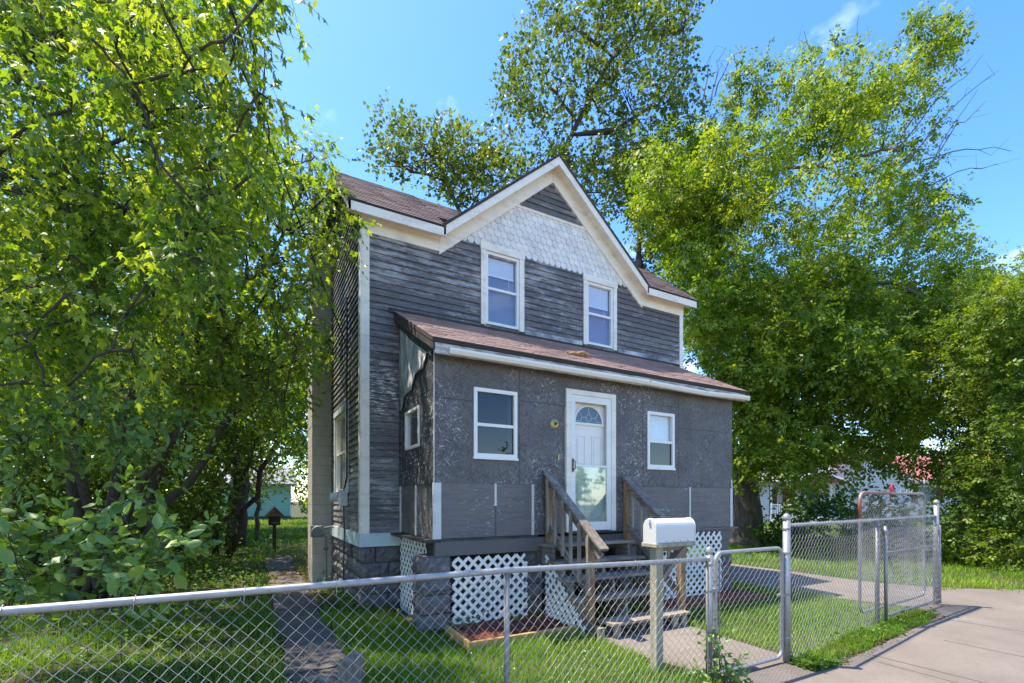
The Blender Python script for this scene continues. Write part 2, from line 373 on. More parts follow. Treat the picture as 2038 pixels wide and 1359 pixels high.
wv = n.add('ShaderNodeTexWave', {'Vector': n.pos(), 'Scale': 1.3}, wave_type='BANDS', bands_direction='Z', wave_profile='SAW')
MT['teal'] = n.pbr(n.mix(n.ramp(wv.outputs['Fac'], [(0.0, 1.0), (0.12, 0.0)]), (0.30, 0.58, 0.52), (0.2, 0.4, 0.36)), 0.6, n.bump(wv.outputs['Fac'], 1.0, 0.02))
MT['nroof'] = shingle_mat('red_roof_far', (0.40, 0.13, 0.12), (0.50, 0.19, 0.18), (0.30, 0.09, 0.09))
MT['groof'] = shingle_mat('grey_roof_far', (0.30, 0.30, 0.31), (0.40, 0.40, 0.41), (0.2, 0.2, 0.2))
MT['ntrim'] = paint_mat('neighbour_white_trim', (0.8, 0.8, 0.78), (0.7, 0.7, 0.66), 0.3, 0.6, False)
MT['maroon'] = paint_mat('maroon_paint', (0.16, 0.03, 0.03), (0.1, 0.03, 0.03), 0.3, 0.6, False)
MT['cable'] = MT['black']

# ------------------------------------------------------------------ mesh helpers
def root_of(p):
    while p and p.parent: p = p.parent
    return p
class MB:
    def __init__(s): s.v = []; s.f = []
    def quadbox(s, c):                              # c: 8 corners, bottom 4 then top 4
        b = len(s.v); s.v += [tuple(p) for p in c]
        s.f += [(b, b+3, b+2, b+1), (b+4, b+5, b+6, b+7)] + [(b+i, b+(i+1) % 4, b+4+(i+1) % 4, b+4+i) for i in range(4)]
        return s
    def box(s, x0, x1, y0, y1, z0, z1):
        return s.quadbox([(x0, y0, z0), (x1, y0, z0), (x1, y1, z0), (x0, y1, z0), (x0, y0, z1), (x1, y0, z1), (x1, y1, z1), (x0, y1, z1)])
    def bar(s, a, b, w, h, up=(0, 0, 1)):            # rectangular bar from a to b, w sideways, h along up
        a, b = Vector(a), Vector(b); d = (b - a).normalized(); u = Vector(up)
        r = d.cross(u).normalized(); u = r.cross(d).normalized()
        c = []
        for z in (-h / 2, h / 2):
            for p, sg in ((a, -1), (b, -1), (b, 1), (a, 1)):
                c.append(p + r * (w / 2) * sg + u * z)
        # keep outward winding
        return s.quadbox([c[0], c[3], c[2], c[1], c[4], c[7], c[6], c[5]])
    def prism(s, poly, axis, a, b):                 # poly: 2-D outline; extruded along axis from a to b
        def P(u, v, w): return {'x': (w, u, v), 'y': (u, w, v), 'z': (u, v, w)}[axis]
        n = len(poly); o = len(s.v)
        s.v += [P(u, v, a) for u, v in poly] + [P(u, v, b) for u, v in poly]
        s.f += [tuple(range(o, o + n)), tuple(range(o + 2 * n - 1, o + n - 1, -1))]
        s.f += [(o + i, o + n + i, o + n + (i + 1) % n, o + (i + 1) % n) for i in range(n)]
        return s
    def tube(s, pts, r, sides=8, cap=True):
        pts = [Vector(p) for p in pts]; rs = r if isinstance(r, (list, tuple)) else [r] * len(pts)
        o = len(s.v); prev = None
        for i, p in enumerate(pts):
            d = (pts[min(i + 1, len(pts) - 1)] - pts[max(i - 1, 0)]).normalized()
            if prev is None:
                h = Vector((0, 0, 1)) if abs(d.z) < 0.9 else Vector((1, 0, 0))
                u = d.cross(h).normalized()
            else:
                u = (prev - d * prev.dot(d)).normalized()
            prev = u; w = d.cross(u)
            for k in range(sides):
                a = 2 * math.pi * k / sides
                s.v.append(tuple(p + (u * math.cos(a) + w * math.sin(a)) * rs[i]))
        for i in range(len(pts) - 1):
            for k in range(sides):
                k2 = (k + 1) % sides
                s.f.append((o + i * sides + k, o + i * sides + k2, o + (i + 1) * sides + k2, o + (i + 1) * sides + k))
        if cap:
            s.f.append(tuple(o + k for k in reversed(range(sides))))
            e = o + (len(pts) - 1) * sides
            s.f.append(tuple(e + k for k in range(sides)))
        return s
    def lathe(s, prof, c, axis='z', sides=12):        # prof: (radius, height) list
        o = len(s.v)
        for r_, h in prof:
            for k in range(sides):
                a = 2 * math.pi * k / sides; x, y = r_ * math.cos(a), r_ * math.sin(a)
                q = {'z': (x, y, h), 'y': (x, h, y), 'x': (h, x, y)}[axis]
                s.v.append((c[0] + q[0], c[1] + q[1], c[2] + q[2]))
        for i in range(len(prof) - 1):
            for k in range(sides):
                k2 = (k + 1) % sides
                s.f.append((o + i * sides + k, o + i * sides + k2, o + (i + 1) * sides + k2, o + (i + 1) * sides + k))
        s.f.append(tuple(o + k for k in reversed(range(sides)))); e = o + (len(prof) - 1) * sides
        s.f.append(tuple(e + k for k in range(sides)))
        return s
    def build(s, name, mat, parent=None, smooth=False, bevel=0.0):
        rt = root_of(parent); o = rt.get('_org', (0, 0, 0)) if rt else (0, 0, 0)
        me = bpy.data.meshes.new(name)
        me.from_pydata([(x - o[0], y - o[1], z - o[2]) for x, y, z in s.v], [], s.f)
        return finish(me, name, mat, parent, smooth, bevel)
def finish(me, name, mat, parent, smooth=False, bevel=0.0):
    if mat: me.materials.append(MT[mat] if isinstance(mat, str) else mat)
    me.validate()
    import bmesh
    if len(me.polygons) < 4000:
        bm = bmesh.new(); bm.from_mesh(me); bmesh.ops.recalc_face_normals(bm, faces=bm.faces); bm.to_mesh(me); bm.free()
    if smooth: me.polygons.foreach_set('use_smooth', [True] * len(me.polygons))
    ob = bpy.data.objects.new(name, me); COL.objects.link(ob)
    if parent: ob.parent = parent
    if bevel > 0:
        b = ob.modifiers.new('bevel', 'BEVEL'); b.width = bevel; b.segments = 1; b.limit_method = 'ANGLE'
    return ob
def inst(me, name, parent, loc, rot=(0, 0, 0), sc=(1, 1, 1)):     # one more object sharing a mesh
    rt = root_of(parent); o = rt.get('_org', (0, 0, 0)) if rt else (0, 0, 0)
    ob = bpy.data.objects.new(name, me); COL.objects.link(ob); ob.parent = parent
    ob.location = (loc[0] - o[0], loc[1] - o[1], loc[2] - o[2]); ob.rotation_euler = rot; ob.scale = sc
    return ob
def raw(mb, name, mat):
    me = bpy.data.meshes.new(name); me.from_pydata(mb.v, [], mb.f); me.materials.append(MT[mat]); me.validate(); return me
def thing(name, label, cat, loc, group=None):
    o = bpy.data.objects.new(name, None); COL.objects.link(o); o.location = loc; o['_org'] = tuple(loc)
    o.empty_display_size = 0.2
    o['label'] = label; o['category'] = cat
    if group: o['group'] = group
    return o
def tag(o, label, cat, group=None):
    o['label'] = label; o['category'] = cat
    if group: o['group'] = group
    return o
def structure(o, label=None):
    o['kind'] = 'structure'
    if label: o['label'] = label
    return o
def npmesh(name, V, F, mat, parent=None, tint=None, smooth=False):
    """V (n,3) float array, F (m,3) int array of triangles"""
    rt = root_of(parent)
    if rt: V = V - np.array(rt.get('_org', (0, 0, 0)))
    me = bpy.data.meshes.new(name)
    me.vertices.add(len(V)); me.vertices.foreach_set('co', np.ascontiguousarray(V, np.float32).ravel())
    me.loops.add(F.size); me.loops.foreach_set('vertex_index', np.ascontiguousarray(F, np.int32).ravel())
    me.polygons.add(len(F)); me.polygons.foreach_set('loop_start', np.arange(0, F.size, 3, dtype=np.int32))
    me.update(calc_edges=True)
    if tint is not None:
        at = me.attributes.new('tint', 'FLOAT', 'POINT'); at.data.foreach_set('value', np.ascontiguousarray(tint, np.float32))
    if smooth: me.polygons.foreach_set('use_smooth', np.ones(len(F), bool))
    me.materials.append(MT[mat])
    ob = bpy.data.objects.new(name, me); COL.objects.link(ob)
    if parent: ob.parent = parent
    return ob
# ------------------------------------------------------------------ ground and paving
g = MB(); 
g.v = [(-300, -120, 0), (300, -120, 0), (300, 480, 0), (-300, 480, 0)]; g.f = [(0, 1, 2, 3)]
structure(g.build('ground', 'soil'))

def slab(poly, z0, z1): return MB().prism(poly, 'z', z0, z1)
# driveway beside the house, with its flared apron, sidewalk, front walk, side path
drv = structure(slab([(8.75, 40), (8.75, 4.6), (9.2, 3.45), (8.63, 3.0), (9.0, -2.0), (20, -2.0), (14.5, 2.0), (11.9, 3.75), (11.2, 4.8), (11.2, 40)], -0.1, 0.014).build('driveway', 'conc'))
sw = structure(slab([(-12, -1.2), (8.99, -1.2), (8.62, 3.0), (5.05, 2.62), (-12, 2.45)], -0.1, 0.010).build('sidewalk', 'conc'))
for i, x in enumerate((-2.4, -0.8, 0.8, 2.4, 4.0, 5.62, 7.2)):
    j = MB().bar((x, -1.2, 0.011), (x + 0.12, 2.48, 0.011), 0.008, 0.006).build('control_joint', 'joint', sw)
ja, jb = gnd(1725, 1303), gnd(2036, 1380)
MB().bar((ja[0], ja[1], 0.0115), (jb[0], jb[1], 0.0115), 0.009, 0.006).build('control_joint', 'joint', sw)
MB().bar((8.8, 6.2, 0.0145), (11.15, 6.2, 0.0145), 0.008, 0.006).build('control_joint', 'joint', drv)
street = structure(slab([(-80, -12.5), (80, -12.5), (80, -3.2), (-80, -3.2)], -0.2, 0.006).build('street', 'conc_street'))  # unseen behind the camera, added as a pale bounce surface for the house front
kerb = structure(slab([(-80, -3.19), (8.9, -3.19), (8.9, -3.02), (-80, -3.02)], -0.1, 0.11).build('kerb', 'conc'))
fw = structure(slab([(3.72, 4.9), (5.2, 4.9), (5.12, 3.9), (5.03, 2.6), (3.98, 2.58), (3.72, 3.7)], -0.1, 0.018).build('front_walk', 'conc'))
sp = bpy.data.objects.new('side_path', None); COL.objects.link(sp); sp['_org'] = (0, 0, 0); structure(sp)
ys = [3.1, 4.55, 5.0, 6.6, 8.0, 9.5, 11.0, 12.6, 14.2, 16]
for i in range(len(ys) - 1):
    ya, yb = ys[i] + 0.03, ys[i + 1]
    w = 0.02 * i
    z = (0.05, 0.02, 0.035, 0.022, 0.03)[i % 5]
    a = [rnd.uniform(-0.07, 0.07) for _ in range(4)]
    pl = [(0.30 + w + a[0], ya), (0.45 + w, ya + rnd.uniform(-0.06, 0.03)), (0.65 + w, ya + rnd.uniform(-0.05, 0.04)), (0.88 + w + a[1], ya + 0.03), (0.90 + w + a[2] * 1.5, (ya + yb) / 2), (0.87 + w + a[2], yb), (0.5 + w, yb + rnd.uniform(-0.03, 0.05)), (0.30 + w + a[3], yb - 0.02), (0.28 + w - a[1], (ya + yb) / 2 + .1)]
    slab(pl, -0.08, z).build('slab', 'conc_old', sp)

# ------------------------------------------------------------------ the grey house
X0, X1, YF, YB = 1.50, 8.44, 7.43, 13.6         # main block
GX, AP, SL = 4.97, 8.03, 0.85                   # gable centre, roof apex, roof slope
PX0, PX1, PY = 2.07, 7.94, 5.80                 # enclosed porch
house = thing('old_house', 'weathered two-storey grey clapboard house with a boarded-up front porch', 'house', (4.97, 7.4, 0))

def wall_boxes(mb, u0, u1, z0, z1, opens, put):
    us = sorted({u0, u1, *[o[0] for o in opens], *[o[1] for o in opens]})
    zs = sorted({z0, z1, *[o[2] for o in opens], *[o[3] for o in opens]})
    for i in range(len(us) - 1):
        for k in range(len(zs) - 1):
            cu, cz = (us[i] + us[i + 1]) / 2, (zs[k] + zs[k + 1]) / 2
            if any(o[0] < cu < o[1] and o[2] < cz < o[3] for o in opens): continue
            put(us[i], us[i + 1], zs[k], zs[k + 1])
    return mb
W1 = (3.59, 4.25, 4.76, 6.02); W2 = (5.78, 6.44, 4.76, 5.98)       # upper window openings
core = MB()
wall_boxes(core, X0 + 0.02, X1 - 0.02, 1.0, 5.95, [W1, W2], lambda a, b, c, d: core.box(a, b, YF, YF + 0.12, c, d))
SWIN = (8.55, 9.72, 1.85, 3.28)
wall_boxes(core, YF + 0.12, YB, 1.0, 5.95, [SWIN], lambda a, b, c, d: core.box(X0 + 0.02, X0 + 0.14, a, b, c, d))
core.box(X1 - 0.14, X1 - 0.02, YF + 0.12, YB, 1.0, 5.95)
core.box(X0 + 0.02, X1 - 0.02, YB, YB + 0.12, 1.0, 5.95)
core.prism([(2.95, 5.95), (6.99, 5.95), (GX, 7.70)], 'y', YF, YF + 0.12)
core.prism([(YF, 5.95), (YB, 5.95), (YB, 6.05), (8.75, 7.28), (YF, 6.1)], 'x', X0 + 0.02, X0 + 0.14)
core.prism([(YF, 5.95), (YB, 5.95), (YB, 6.05), (8.75, 7.28), (YF, 6.1)], 'x', X1 - 0.14, X1 - 0.02)
core.build('wall', 'siding', house)
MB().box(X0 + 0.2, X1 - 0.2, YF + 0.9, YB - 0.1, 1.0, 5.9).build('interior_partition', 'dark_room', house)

# clapboards: one object each, a shared wedge-shaped board
EXPO = 0.108
wb = MB(); T = EXPO + 0.012
wb.prism([(-0.034, 0), (-0.004, 0.004), (-0.003, T), (-0.008, T)], 'x', 0, 1)
ME_BOARD = raw(wb, 'siding_board', 'siding')
def rake_x(z, c=0.0):                            # half-width of the gable below the rake board at height z
    return max(0.0, (7.63 + c - z) / SL)
def board(xa, xb, z, facing='front'):
    if xb - xa < 0.03: return
    dy = rnd.uniform(-0.0025, 0.0015); dz = rnd.uniform(-0.003, 0.003); tilt = rnd.uniform(-0.0016, 0.0016)
    if facing == 'front': inst(ME_BOARD, 'siding_board', house, (xa, YF + dy, z + dz), (0, tilt, 0), (xb - xa, 1, 1))
    else: inst(ME_BOARD, 'siding_board', house, (X0 + 0.018 + dy, xb, z + dz), (0, tilt, -math.pi / 2), (xb - xa, 1, 1))
CL, CR = X0 + 0.11, X1 - 0.10                   # inner edges of the corner boards
z = 1.19; row = 0
while z < 7.6:
    top = z + EXPO
    if z < 4.62:
        board(CL, PX0 + 0.01, z)
        if z > 4.5: board(PX0, CR, z)
        if 1.2 < z < 4.5: board(PX1 - 0.01, CR, z)
    elif z < 5.86:
        segs = [(CL, 3.485), (4.355, 5.685), (6.535, CR)]
        for a, b in segs:
            if b - a > 1.2 and rnd.random() < 0.35:
                m = a + (b - a) * rnd.uniform(0.3, 0.7); board(a, m - 0.0015, z); board(m + 0.0015, b, z)
            else: board(a, b, z)
    elif z < 6.06:
        hw = rake_x(z + 0.02)
        for a, b in [(max(2.9, GX - hw), 3.485), (4.355, 5.685), (6.535, min(7.05, GX + hw))]: board(a, b, z)
    elif z > 6.97:
        hw = rake_x(top, 0.04)
        board(GX - hw - 0.05, GX + hw + 0.05, z)
    z += EXPO; row += 1
z = 1.19
while z < 5.9:
    segs = [(YF + 0.09, 10.41)]
    if SWIN[2] - 0.08 < z + 0.05 < SWIN[3] + 0.08: segs = [(YF + 0.09, SWIN[0] - 0.1), (SWIN[1] + 0.1, 10.41)]
    for a, b in segs: board(a, b, z, 'left')
    if z < 5.8: board(11.2, YB, z, 'left')
    z += EXPO
while z < 7.15:
    board(YF + max(0.0, (z + EXPO - 6.08) / 0.852), 10.41, z, 'left')
    z += EXPO
# fish-scale shingles in the gable, one object each
SCW, SCE = 0.128, 0.118
pts = [(-SCW / 2 + 0.003, 0.20), (-SCW / 2 + 0.003, 0.062)] + [(-(SCW / 2 - 0.003) * math.cos(a), 0.062 - 0.062 * math.sin(a)) for a in np.linspace(0.15, math.pi - 0.15, 7)] + [(SCW / 2 - 0.003, 0.062), (SCW / 2 - 0.003, 0.20)]
sb = MB(); npt = len(pts)
sb.v = [(u, -0.026 + 0.11 * v, v) for u, v in pts] + [(u, 0.0, v) for u, v in pts]
sb.f = [tuple(range(npt))] + [(i, npt + i, npt + (i + 1) % npt, (i + 1) % npt) for i in range(npt)]
ME_SCALE = raw(sb, 'fish_scale_shingle', 'fish')
z = 6.08; row = 0
while z < 6.95:
    hw = rake_x(z + 0.03, 0.05)
    k = -30
    while k < 30:
        xc = GX + (k + 0.5 * (row % 2)) * SCW
        if abs(xc - GX) < hw: inst(ME_SCALE, 'fish_scale_shingle', house, (xc, YF - 0.004 + rnd.uniform(-.001, .001), z + rnd.uniform(-.004, .004)), (0, rnd.uniform(-.012, .012), 0))
        k += 1
    z += SCE; row += 1
MB().box(GX - rake_x(6.97) - 0.03, GX + rake_x(6.97) + 0.03, YF - 0.042, YF + 0.01, 6.955, 6.985).build('gable_drip_strip', 'trim', house)
# corner boards, water table, frieze
MB().box(X0 - 0.005, CL, YF - 0.042, YF + 0.02, 1.19, 5.80).build('corner_board', 'trim', house)
MB().box(X0 - 0.026, X0 - 0.006, YF - 0.040, YF + 0.10, 1.19, 5.80).build('corner_board', 'trim', house)
MB().box(CR, X1 + 0.005, YF - 0.042, YF + 0.02, 1.19, 5.80).build('corner_board', 'trim', house)
MB().box(X0 - 0.03, PX0 + 0.01, YF - 0.046, YF + 0.02, 0.985, 1.19).build('water_table', 'trim_green', house)
MB().box(PX1 - 0.01, X1 + 0.02, YF - 0.04, YF + 0.02, 0.985, 1.19).build('water_table', 'trim_green', house)
MB().box(X0 - 0.036, X0 + 0.03, YF - 0.044, 10.41, 0.985, 1.19).build('water_table', 'trim_green', house)
NL, NR = 2.97, 6.97
MB().prism([(X0 - 0.01, 5.78), (NL - 0.22, 5.78), (NL + 0.02, 5.93), (NL - 0.12, 6.02), (X0 - 0.01, 6.02)], 'y', YF - 0.046, YF).build('frieze_board', 'trim', house)
MB().prism([(X1 + 0.01, 5.78), (NR + 0.22, 5.78), (NR - 0.02, 5.93), (NR + 0.12, 6.02), (X1 + 0.01, 6.02)], 'y', YF - 0.046, YF).build('frieze_board', 'trim', house)
for sg in (-1, 1):                                # rake boards on the wall and outer fascia
    def gx(d): return GX + sg * d
    MB().prism([(gx(0.002), 7.63), (gx(2.24), 7.63 - 2.24 * SL), (gx(2.24), 7.63 - 2.24 * SL + 0.27), (gx(0.002), 7.90)], 'y', YF - 0.052, YF).build('rake_board', 'trim', house)
    MB().prism([(gx(0.001), 7.90), (gx(2.20), 7.90 - 2.20 * SL), (gx(2.20), 7.90 - 2.20 * SL + 0.035), (gx(0.001), 7.935)], 'y', 7.215, YF).build('rake_soffit', 'trim', house)
    MB().prism([(gx(0.001), 7.84), (gx(2.235), 7.84 - 2.235 * SL), (gx(2.235), 7.84 - 2.235 * SL + 0.155), (gx(0.001), 7.995)], 'y', 7.18, 7.214).build('rake_fascia', 'trim', house)
for a, b in ((1.27, NL - 0.20), (NR + 0.20, 8.67)):
    MB().box(a, b, 7.18, 7.212, 5.935, 6.085).build('eave_fascia', 'trim', house)
    MB().box(a, b, 7.213, YF, 6.02, 6.045).build('eave_soffit', 'trim', house)
for x in (1.27, 8.64):
    MB().prism([(7.18, 5.935), (8.75, 7.27), (8.75, 7.42), (7.18, 6.085)], 'x', x, x + 0.03).build('rake_fascia', 'trim', house)

# roofs: slab plus individual shingle tabs laid in courses
def shingles(mb, P, U, V, lu, lv, expo=0.127, tab=0.30, lift=0.007):
    P, U, V = Vector(P), Vector(U).normalized(), Vector(V).normalized(); N = U.cross(V).normalized()
    if N.z < 0: N = -N
    r = 0
    while r * expo < lv - 0.02:
        u = -tab * (0.5 if r % 2 else 0.0) + rnd.uniform(-0.03, 0.03)
        while u < lu:
            a, b = max(u, 0), min(u + tab - 0.006, lu)
            if b - a > 0.02:
                v0 = r * expo + rnd.uniform(-0.006, 0.006); v1 = min(v0 + expo + 0.02, lv)
                t0, t1 = lift + rnd.uniform(0.001, 0.006), 0.001
                c = [P + U * a + V * v0, P + U * b + V * v0, P + U * b + V * v1, P + U * a + V * v1]
                mb.quadbox([q for q in c] + [c[0] + N * t0, c[1] + N * (t0 + rnd.uniform(0, .004)), c[2] + N * t1, c[3] + N * t1])
            u += tab
        r += 1
    return mb
roofm = house
sl = math.hypot(1.57, 1.345)
mb = MB()
for a, b, y0 in ((1.25, 2.77, 7.17), (2.77, 7.17, 7.60), (7.17, 8.69, 7.17)):
    z0 = 6.085 + (y0 - 7.17) * 1.345 / 1.58
    mb.prism([(y0, z0), (8.75, 7.43), (8.75, 7.40), (y0 + 0.02, z0 - 0.035)], 'x', a, b)
mb.prism([(8.75, 7.43), (YB + 0.25, 6.05), (YB + 0.25, 6.0), (8.75, 7.38)], 'x', 1.25, 8.69)
mainroof = mb.build('roof', 'roof_edge', house)
sh = MB()
for a, b, y0 in ((1.25, 2.77, 7.165), (2.77, 4.2, 7.60), (5.7, 7.17, 7.60), (7.17, 8.69, 7.165)):
    z0 = 6.09 + (y0 - 7.165) * 1.345 / 1.58
    shingles(sh, (a, y0, z0), (1, 0, 0), (0, 1.58, 1.345), b - a, math.hypot(1.58, 1.345) * (8.745 - y0) / 1.58)
o_ = sh.build('shingle_courses', 'roof', mainroof); o_['kind'] = 'stuff'
mb = MB()
for sg in (-1, 1):
    q = [(GX, AP), (GX + sg * 2.26, AP - 2.26 * SL), (GX + sg * 2.24, AP - 2.24 * SL - 0.045), (GX, AP - 0.04)]
    mb.prism(q, 'y', 7.165, YB + 0.2)
gr = mb.build('gable_roof', 'roof_edge', house)
sh = MB()
for sg in (-1, 1):
    shingles(sh, (GX + sg * 2.265, 7.165, AP - 2.26 * SL), (0, 1, 0), (-sg * 2.265, 0, 2.26 * SL), YB - 7.0, math.hypot(2.265, 2.26 * SL))
o_ = sh.build('shingle_courses', 'roof', gr); o_['kind'] = 'stuff'

# ------------------------------------------------------------------ windows
def sash_window(name, x0, x1, z0, z1, y, parent, casing, head, ymat, room, blind=None, sill=True, fr=0.045, mid=0.5, cm='trim', low='glass', face=None, depth=0.28, up='glass'):
    """face: function mapping (u, d, z) -> world, d>0 into the wall"""
    Fp = face or (lambda u, d, z: (u, y + d, z))
    def bx(u0, u1, d0, d1, a, b):
        m = MB(); p = [Fp(u, d, z) for z in (a, b) for (u, d) in ((u0, d0), (u1, d0), (u1, d1), (u0, d1))]
        return m.quadbox(p)
    win = bx(x0, x1, 0.09, 0.10, z0, z1)
    mbf = MB()
    for r_ in ((x0, x0 + fr, z0, z1), (x1 - fr, x1, z0, z1), (x0 + fr, x1 - fr, z1 - fr, z1), (x0 + fr, x1 - fr, z0, z0 + fr)):
        p = [Fp(u, d, z) for z in (r_[2], r_[3]) for (u, d) in ((r_[0], -0.022), (r_[1], -0.022), (r_[1], 0.05), (r_[0], 0.05))]
        mbf.quadbox(p)
    win = mbf.build('window', 'vinyl', parent)
    zm = z0 + (z1 - z0) * mid
    bx(x0 + fr, x1 - fr, -0.012, 0.035, zm - 0.02, zm + 0.022).build('meeting_rail', 'vinyl', win)
    bx(x0 + fr, x1 - fr, 0.020, 0.024, zm + 0.022, z1 - fr).build('pane', up, win)
    bx(x0 + fr, x1 - fr, 0.010, 0.014, z0 + fr, zm - 0.02).build('pane', low, win)
    bx(x0 - 0.02, x1 + 0.02, depth, depth + 0.01, z0 - 0.02, z1 + 0.02).build('curtain', room, win)  # curtain cloth; with dark_room a sheet whose colour paints the unlit room
    for u0, u1 in ((x0 - 0.02, x0 - 0.005), (x1 + 0.005, x1 + 0.02)): bx(u0, u1, 0.118, max(depth, 0.12), z0, z1).build('reveal', 'vinyl', win)
    if blind:
        zb = z1 - fr; k = 0
        while zb > z1 - fr - blind * (z1 - z0):
            bx(x0 + fr + 0.01, x1 - fr - 0.03, 0.050, 0.054, zb - 0.022, zb - 0.004).build('blind_slat', 'blind', win); zb -= 0.0225
        bx(x0 + fr + 0.01, x1 - fr - 0.03, 0.045, 0.062, zb - 0.025, zb - 0.003).build('blind_bottom_rail', 'blind', win)
        bx(x1 - fr - 0.13, x1 - fr - 0.125, 0.045, 0.049, z0 + 0.42 * (z1 - z0), zb).build('blind_wand', 'blind', win)
    if casing:
        bx(x0 - casing, x0 - 0.004, -0.044, 0.0, z0 - 0.03, z1 + 0.004).build('casing', cm, win)
        bx(x1 + 0.004, x1 + casing, -0.044, 0.0, z0 - 0.03, z1 + 0.004).build('casing', cm, win)
        bx(x0 - casing - 0.01, x1 + casing + 0.01, -0.052, 0.0, z1 + 0.006, z1 + 0.006 + head).build('head_casing', cm, win)
    return win
w1 = sash_window('window', *W1, YF, house, 0.10, 0.125, 0, 'blue_room', 0.24, depth=0.085)
w2 = sash_window('window', *W2, YF, house, 0.09, 0.115, 0, 'violet_room', 0.30, depth=0.085)
sash_window('window', SWIN[0], SWIN[1], SWIN[2], SWIN[3], 0, house, 0.09, 0.10, 0, 'shade', None, depth=0.08, fr=0.05, cm='trim_green',
            face=lambda u, d, z: (X0 + d, u, z))

# ------------------------------------------------------------------ enclosed porch
PZ0, PZ1 = 1.925, 3.72
PW1 = (2.625, 3.29, 2.28, 3.21); PW2 = (5.77, 6.40, 2.24, 3.175); DR = (4.16, 5.03, 1.225, 3.32)
seams = [(PX0, 3.34), (3.34, 4.56), (4.56, 5.68), (5.68, 6.9), (6.9, PX1)]
pc = MB()
wall_boxes(pc, PX0 + 0.02, PX1 - 0.02, 1.2, PZ1, [PW1, PW2, DR], lambda a, b, c, d: pc.box(a, b, PY + 0.014, PY + 0.10, c, d))
pc.box(PX1 - 0.10, PX1 - 0.02, PY + 0.1, YF, 1.2, PZ1)
pc.prism([(PY + 0.1, PZ1), (YF, PZ1), (YF, 4.55)], 'x', PX1 - 0.10, PX1 - 0.02)
SPW = (6.36, 7.02, 2.45, 3.01)
wall_boxes(pc, PY + 0.1, YF - 0.03, 1.2, PZ1 - 0.02, [SPW], lambda a, b, c, d: pc.box(PX0 + 0.014, PX0 + 0.08, a, b, c, d))
pc.prism([(PY + 0.1, PZ1 - 0.02), (YF - 0.03, PZ1 - 0.02), (YF - 0.03, 4.5)], 'x', PX0 + 0.014, PX0 + 0.08)
porch_wall = pc.build('porch_wall', 'osb', house)
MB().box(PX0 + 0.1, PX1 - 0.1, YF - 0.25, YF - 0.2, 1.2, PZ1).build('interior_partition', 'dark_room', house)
# strand-board sheets, split at their seams, with the openings cut out
ops = [PW1, PW2, DR]
def sheet(x0, x1, z0, z1, k):
    m = MB(); off = (0.000, 0.003, 0.001, 0.004, 0.002)[k % 5]
    wall_boxes(m, x0, x1, z0, z1, [o for o in ops if o[1] > x0 and o[0] < x1 and o[3] > z0 and o[2] < z1] and
               [(max(o[0], x0), min(o[1], x1), max(o[2], z0), min(o[3], z1)) for o in ops if o[1] > x0 and o[0] < x1 and o[3] > z0 and o[2] < z1],
               lambda a, b, c, d: m.box(a, b, PY - 0.002 - off, PY + 0.012, c, d))
    if m.v: m.build('strand_board_sheet', 'osb', house)
k = 0
for x0, x1, zs in [(PX0, 3.335, 3.02), (3.34, 4.075, 3.10), (5.08, 5.675, 3.3), (5.68, 6.50, 3.3), (6.505, PX1, 2.95)]:
    sheet(x0, x1, PZ0, zs - 0.0025, k); sheet(x0, x1, zs + 0.0025, PZ1, k + 1); k += 2
sheet(4.075, 4.56, 3.10, PZ1, 3); sheet(4.563, 5.08, 3.10, PZ1, 0)
sheet(3.555, 4.10, 1.2, PZ0 - 0.002, 1); sheet(5.07, 5.42, 1.2, PZ0 - 0.002, 2)
MB().box(PX0 - 0.004, PX0 + 0.006, PY - 0.012, PY - 0.004, PZ0, PZ1 - 0.1).build('corner_bead', 'strip', house)
# side sheets
def side_sheet(poly, mat, off, opens=None):
    m = MB()
    if opens is None: m.prism(poly, 'x', PX0 - 0.002 - off, PX0 + 0.012)
    else: wall_boxes(m, *poly, opens, lambda a, b, c, d: m.box(PX0 - 0.002 - off, PX0 + 0.012, a, b, c, d))
    return m.build('strand_board_sheet', mat, house)
side_sheet((PY, YF - 0.03, PZ0 - 0.01, 3.14), 'osb_side', 0, [SPW])
side_sheet([(PY, 3.145), (YF - 0.03, 3.145), (YF - 0.03, 3.50), (6.5, 3.40), (PY, 3.42)], 'osb_side', 0.002)
side_sheet([(PY, 3.425), (6.5, 3.405), (YF - 0.03, 3.505), (YF - 0.03, 4.52), (PY, 3.70)], 'osb_side', 0.0)
# torn house wrap hanging on the side
wp = MB(); nu, nv = 9, 9
for i in range(nu + 1):
    for j in range(nv + 1):
        y = 5.86 + (7.34 - 5.86) * i / nu
        zt = 3.58 + 0.52 * (y - 5.86) + (0.14 if y > 6.9 else 0.1); zb = 3.36 + 0.1 * math.sin(i * 1.3) - (0.22 if 3 < i < 7 else 0) 
        zb = 3.62 - 0.55 * ((i / nu) ** 1.2) + 0.07 * math.sin(i * 2.1)
        z = zb + (zt - 0.12 - zb) * j / nv
        wp.v.append((PX0 - 0.012 - 0.02 * abs(math.sin(i * 1.7 + j * 0.4)) * (1 - j / nv), y, z))
for i in range(nu):
    for j in range(nv):
        a = i * (nv + 1) + j; wp.f.append((a, a + nv + 1, a + nv + 2, a + 1))
o_ = wp.build('torn_housewrap', 'wrap', house, True); sm = o_.modifiers.new('thick', 'SOLIDIFY'); sm.thickness = 0.003
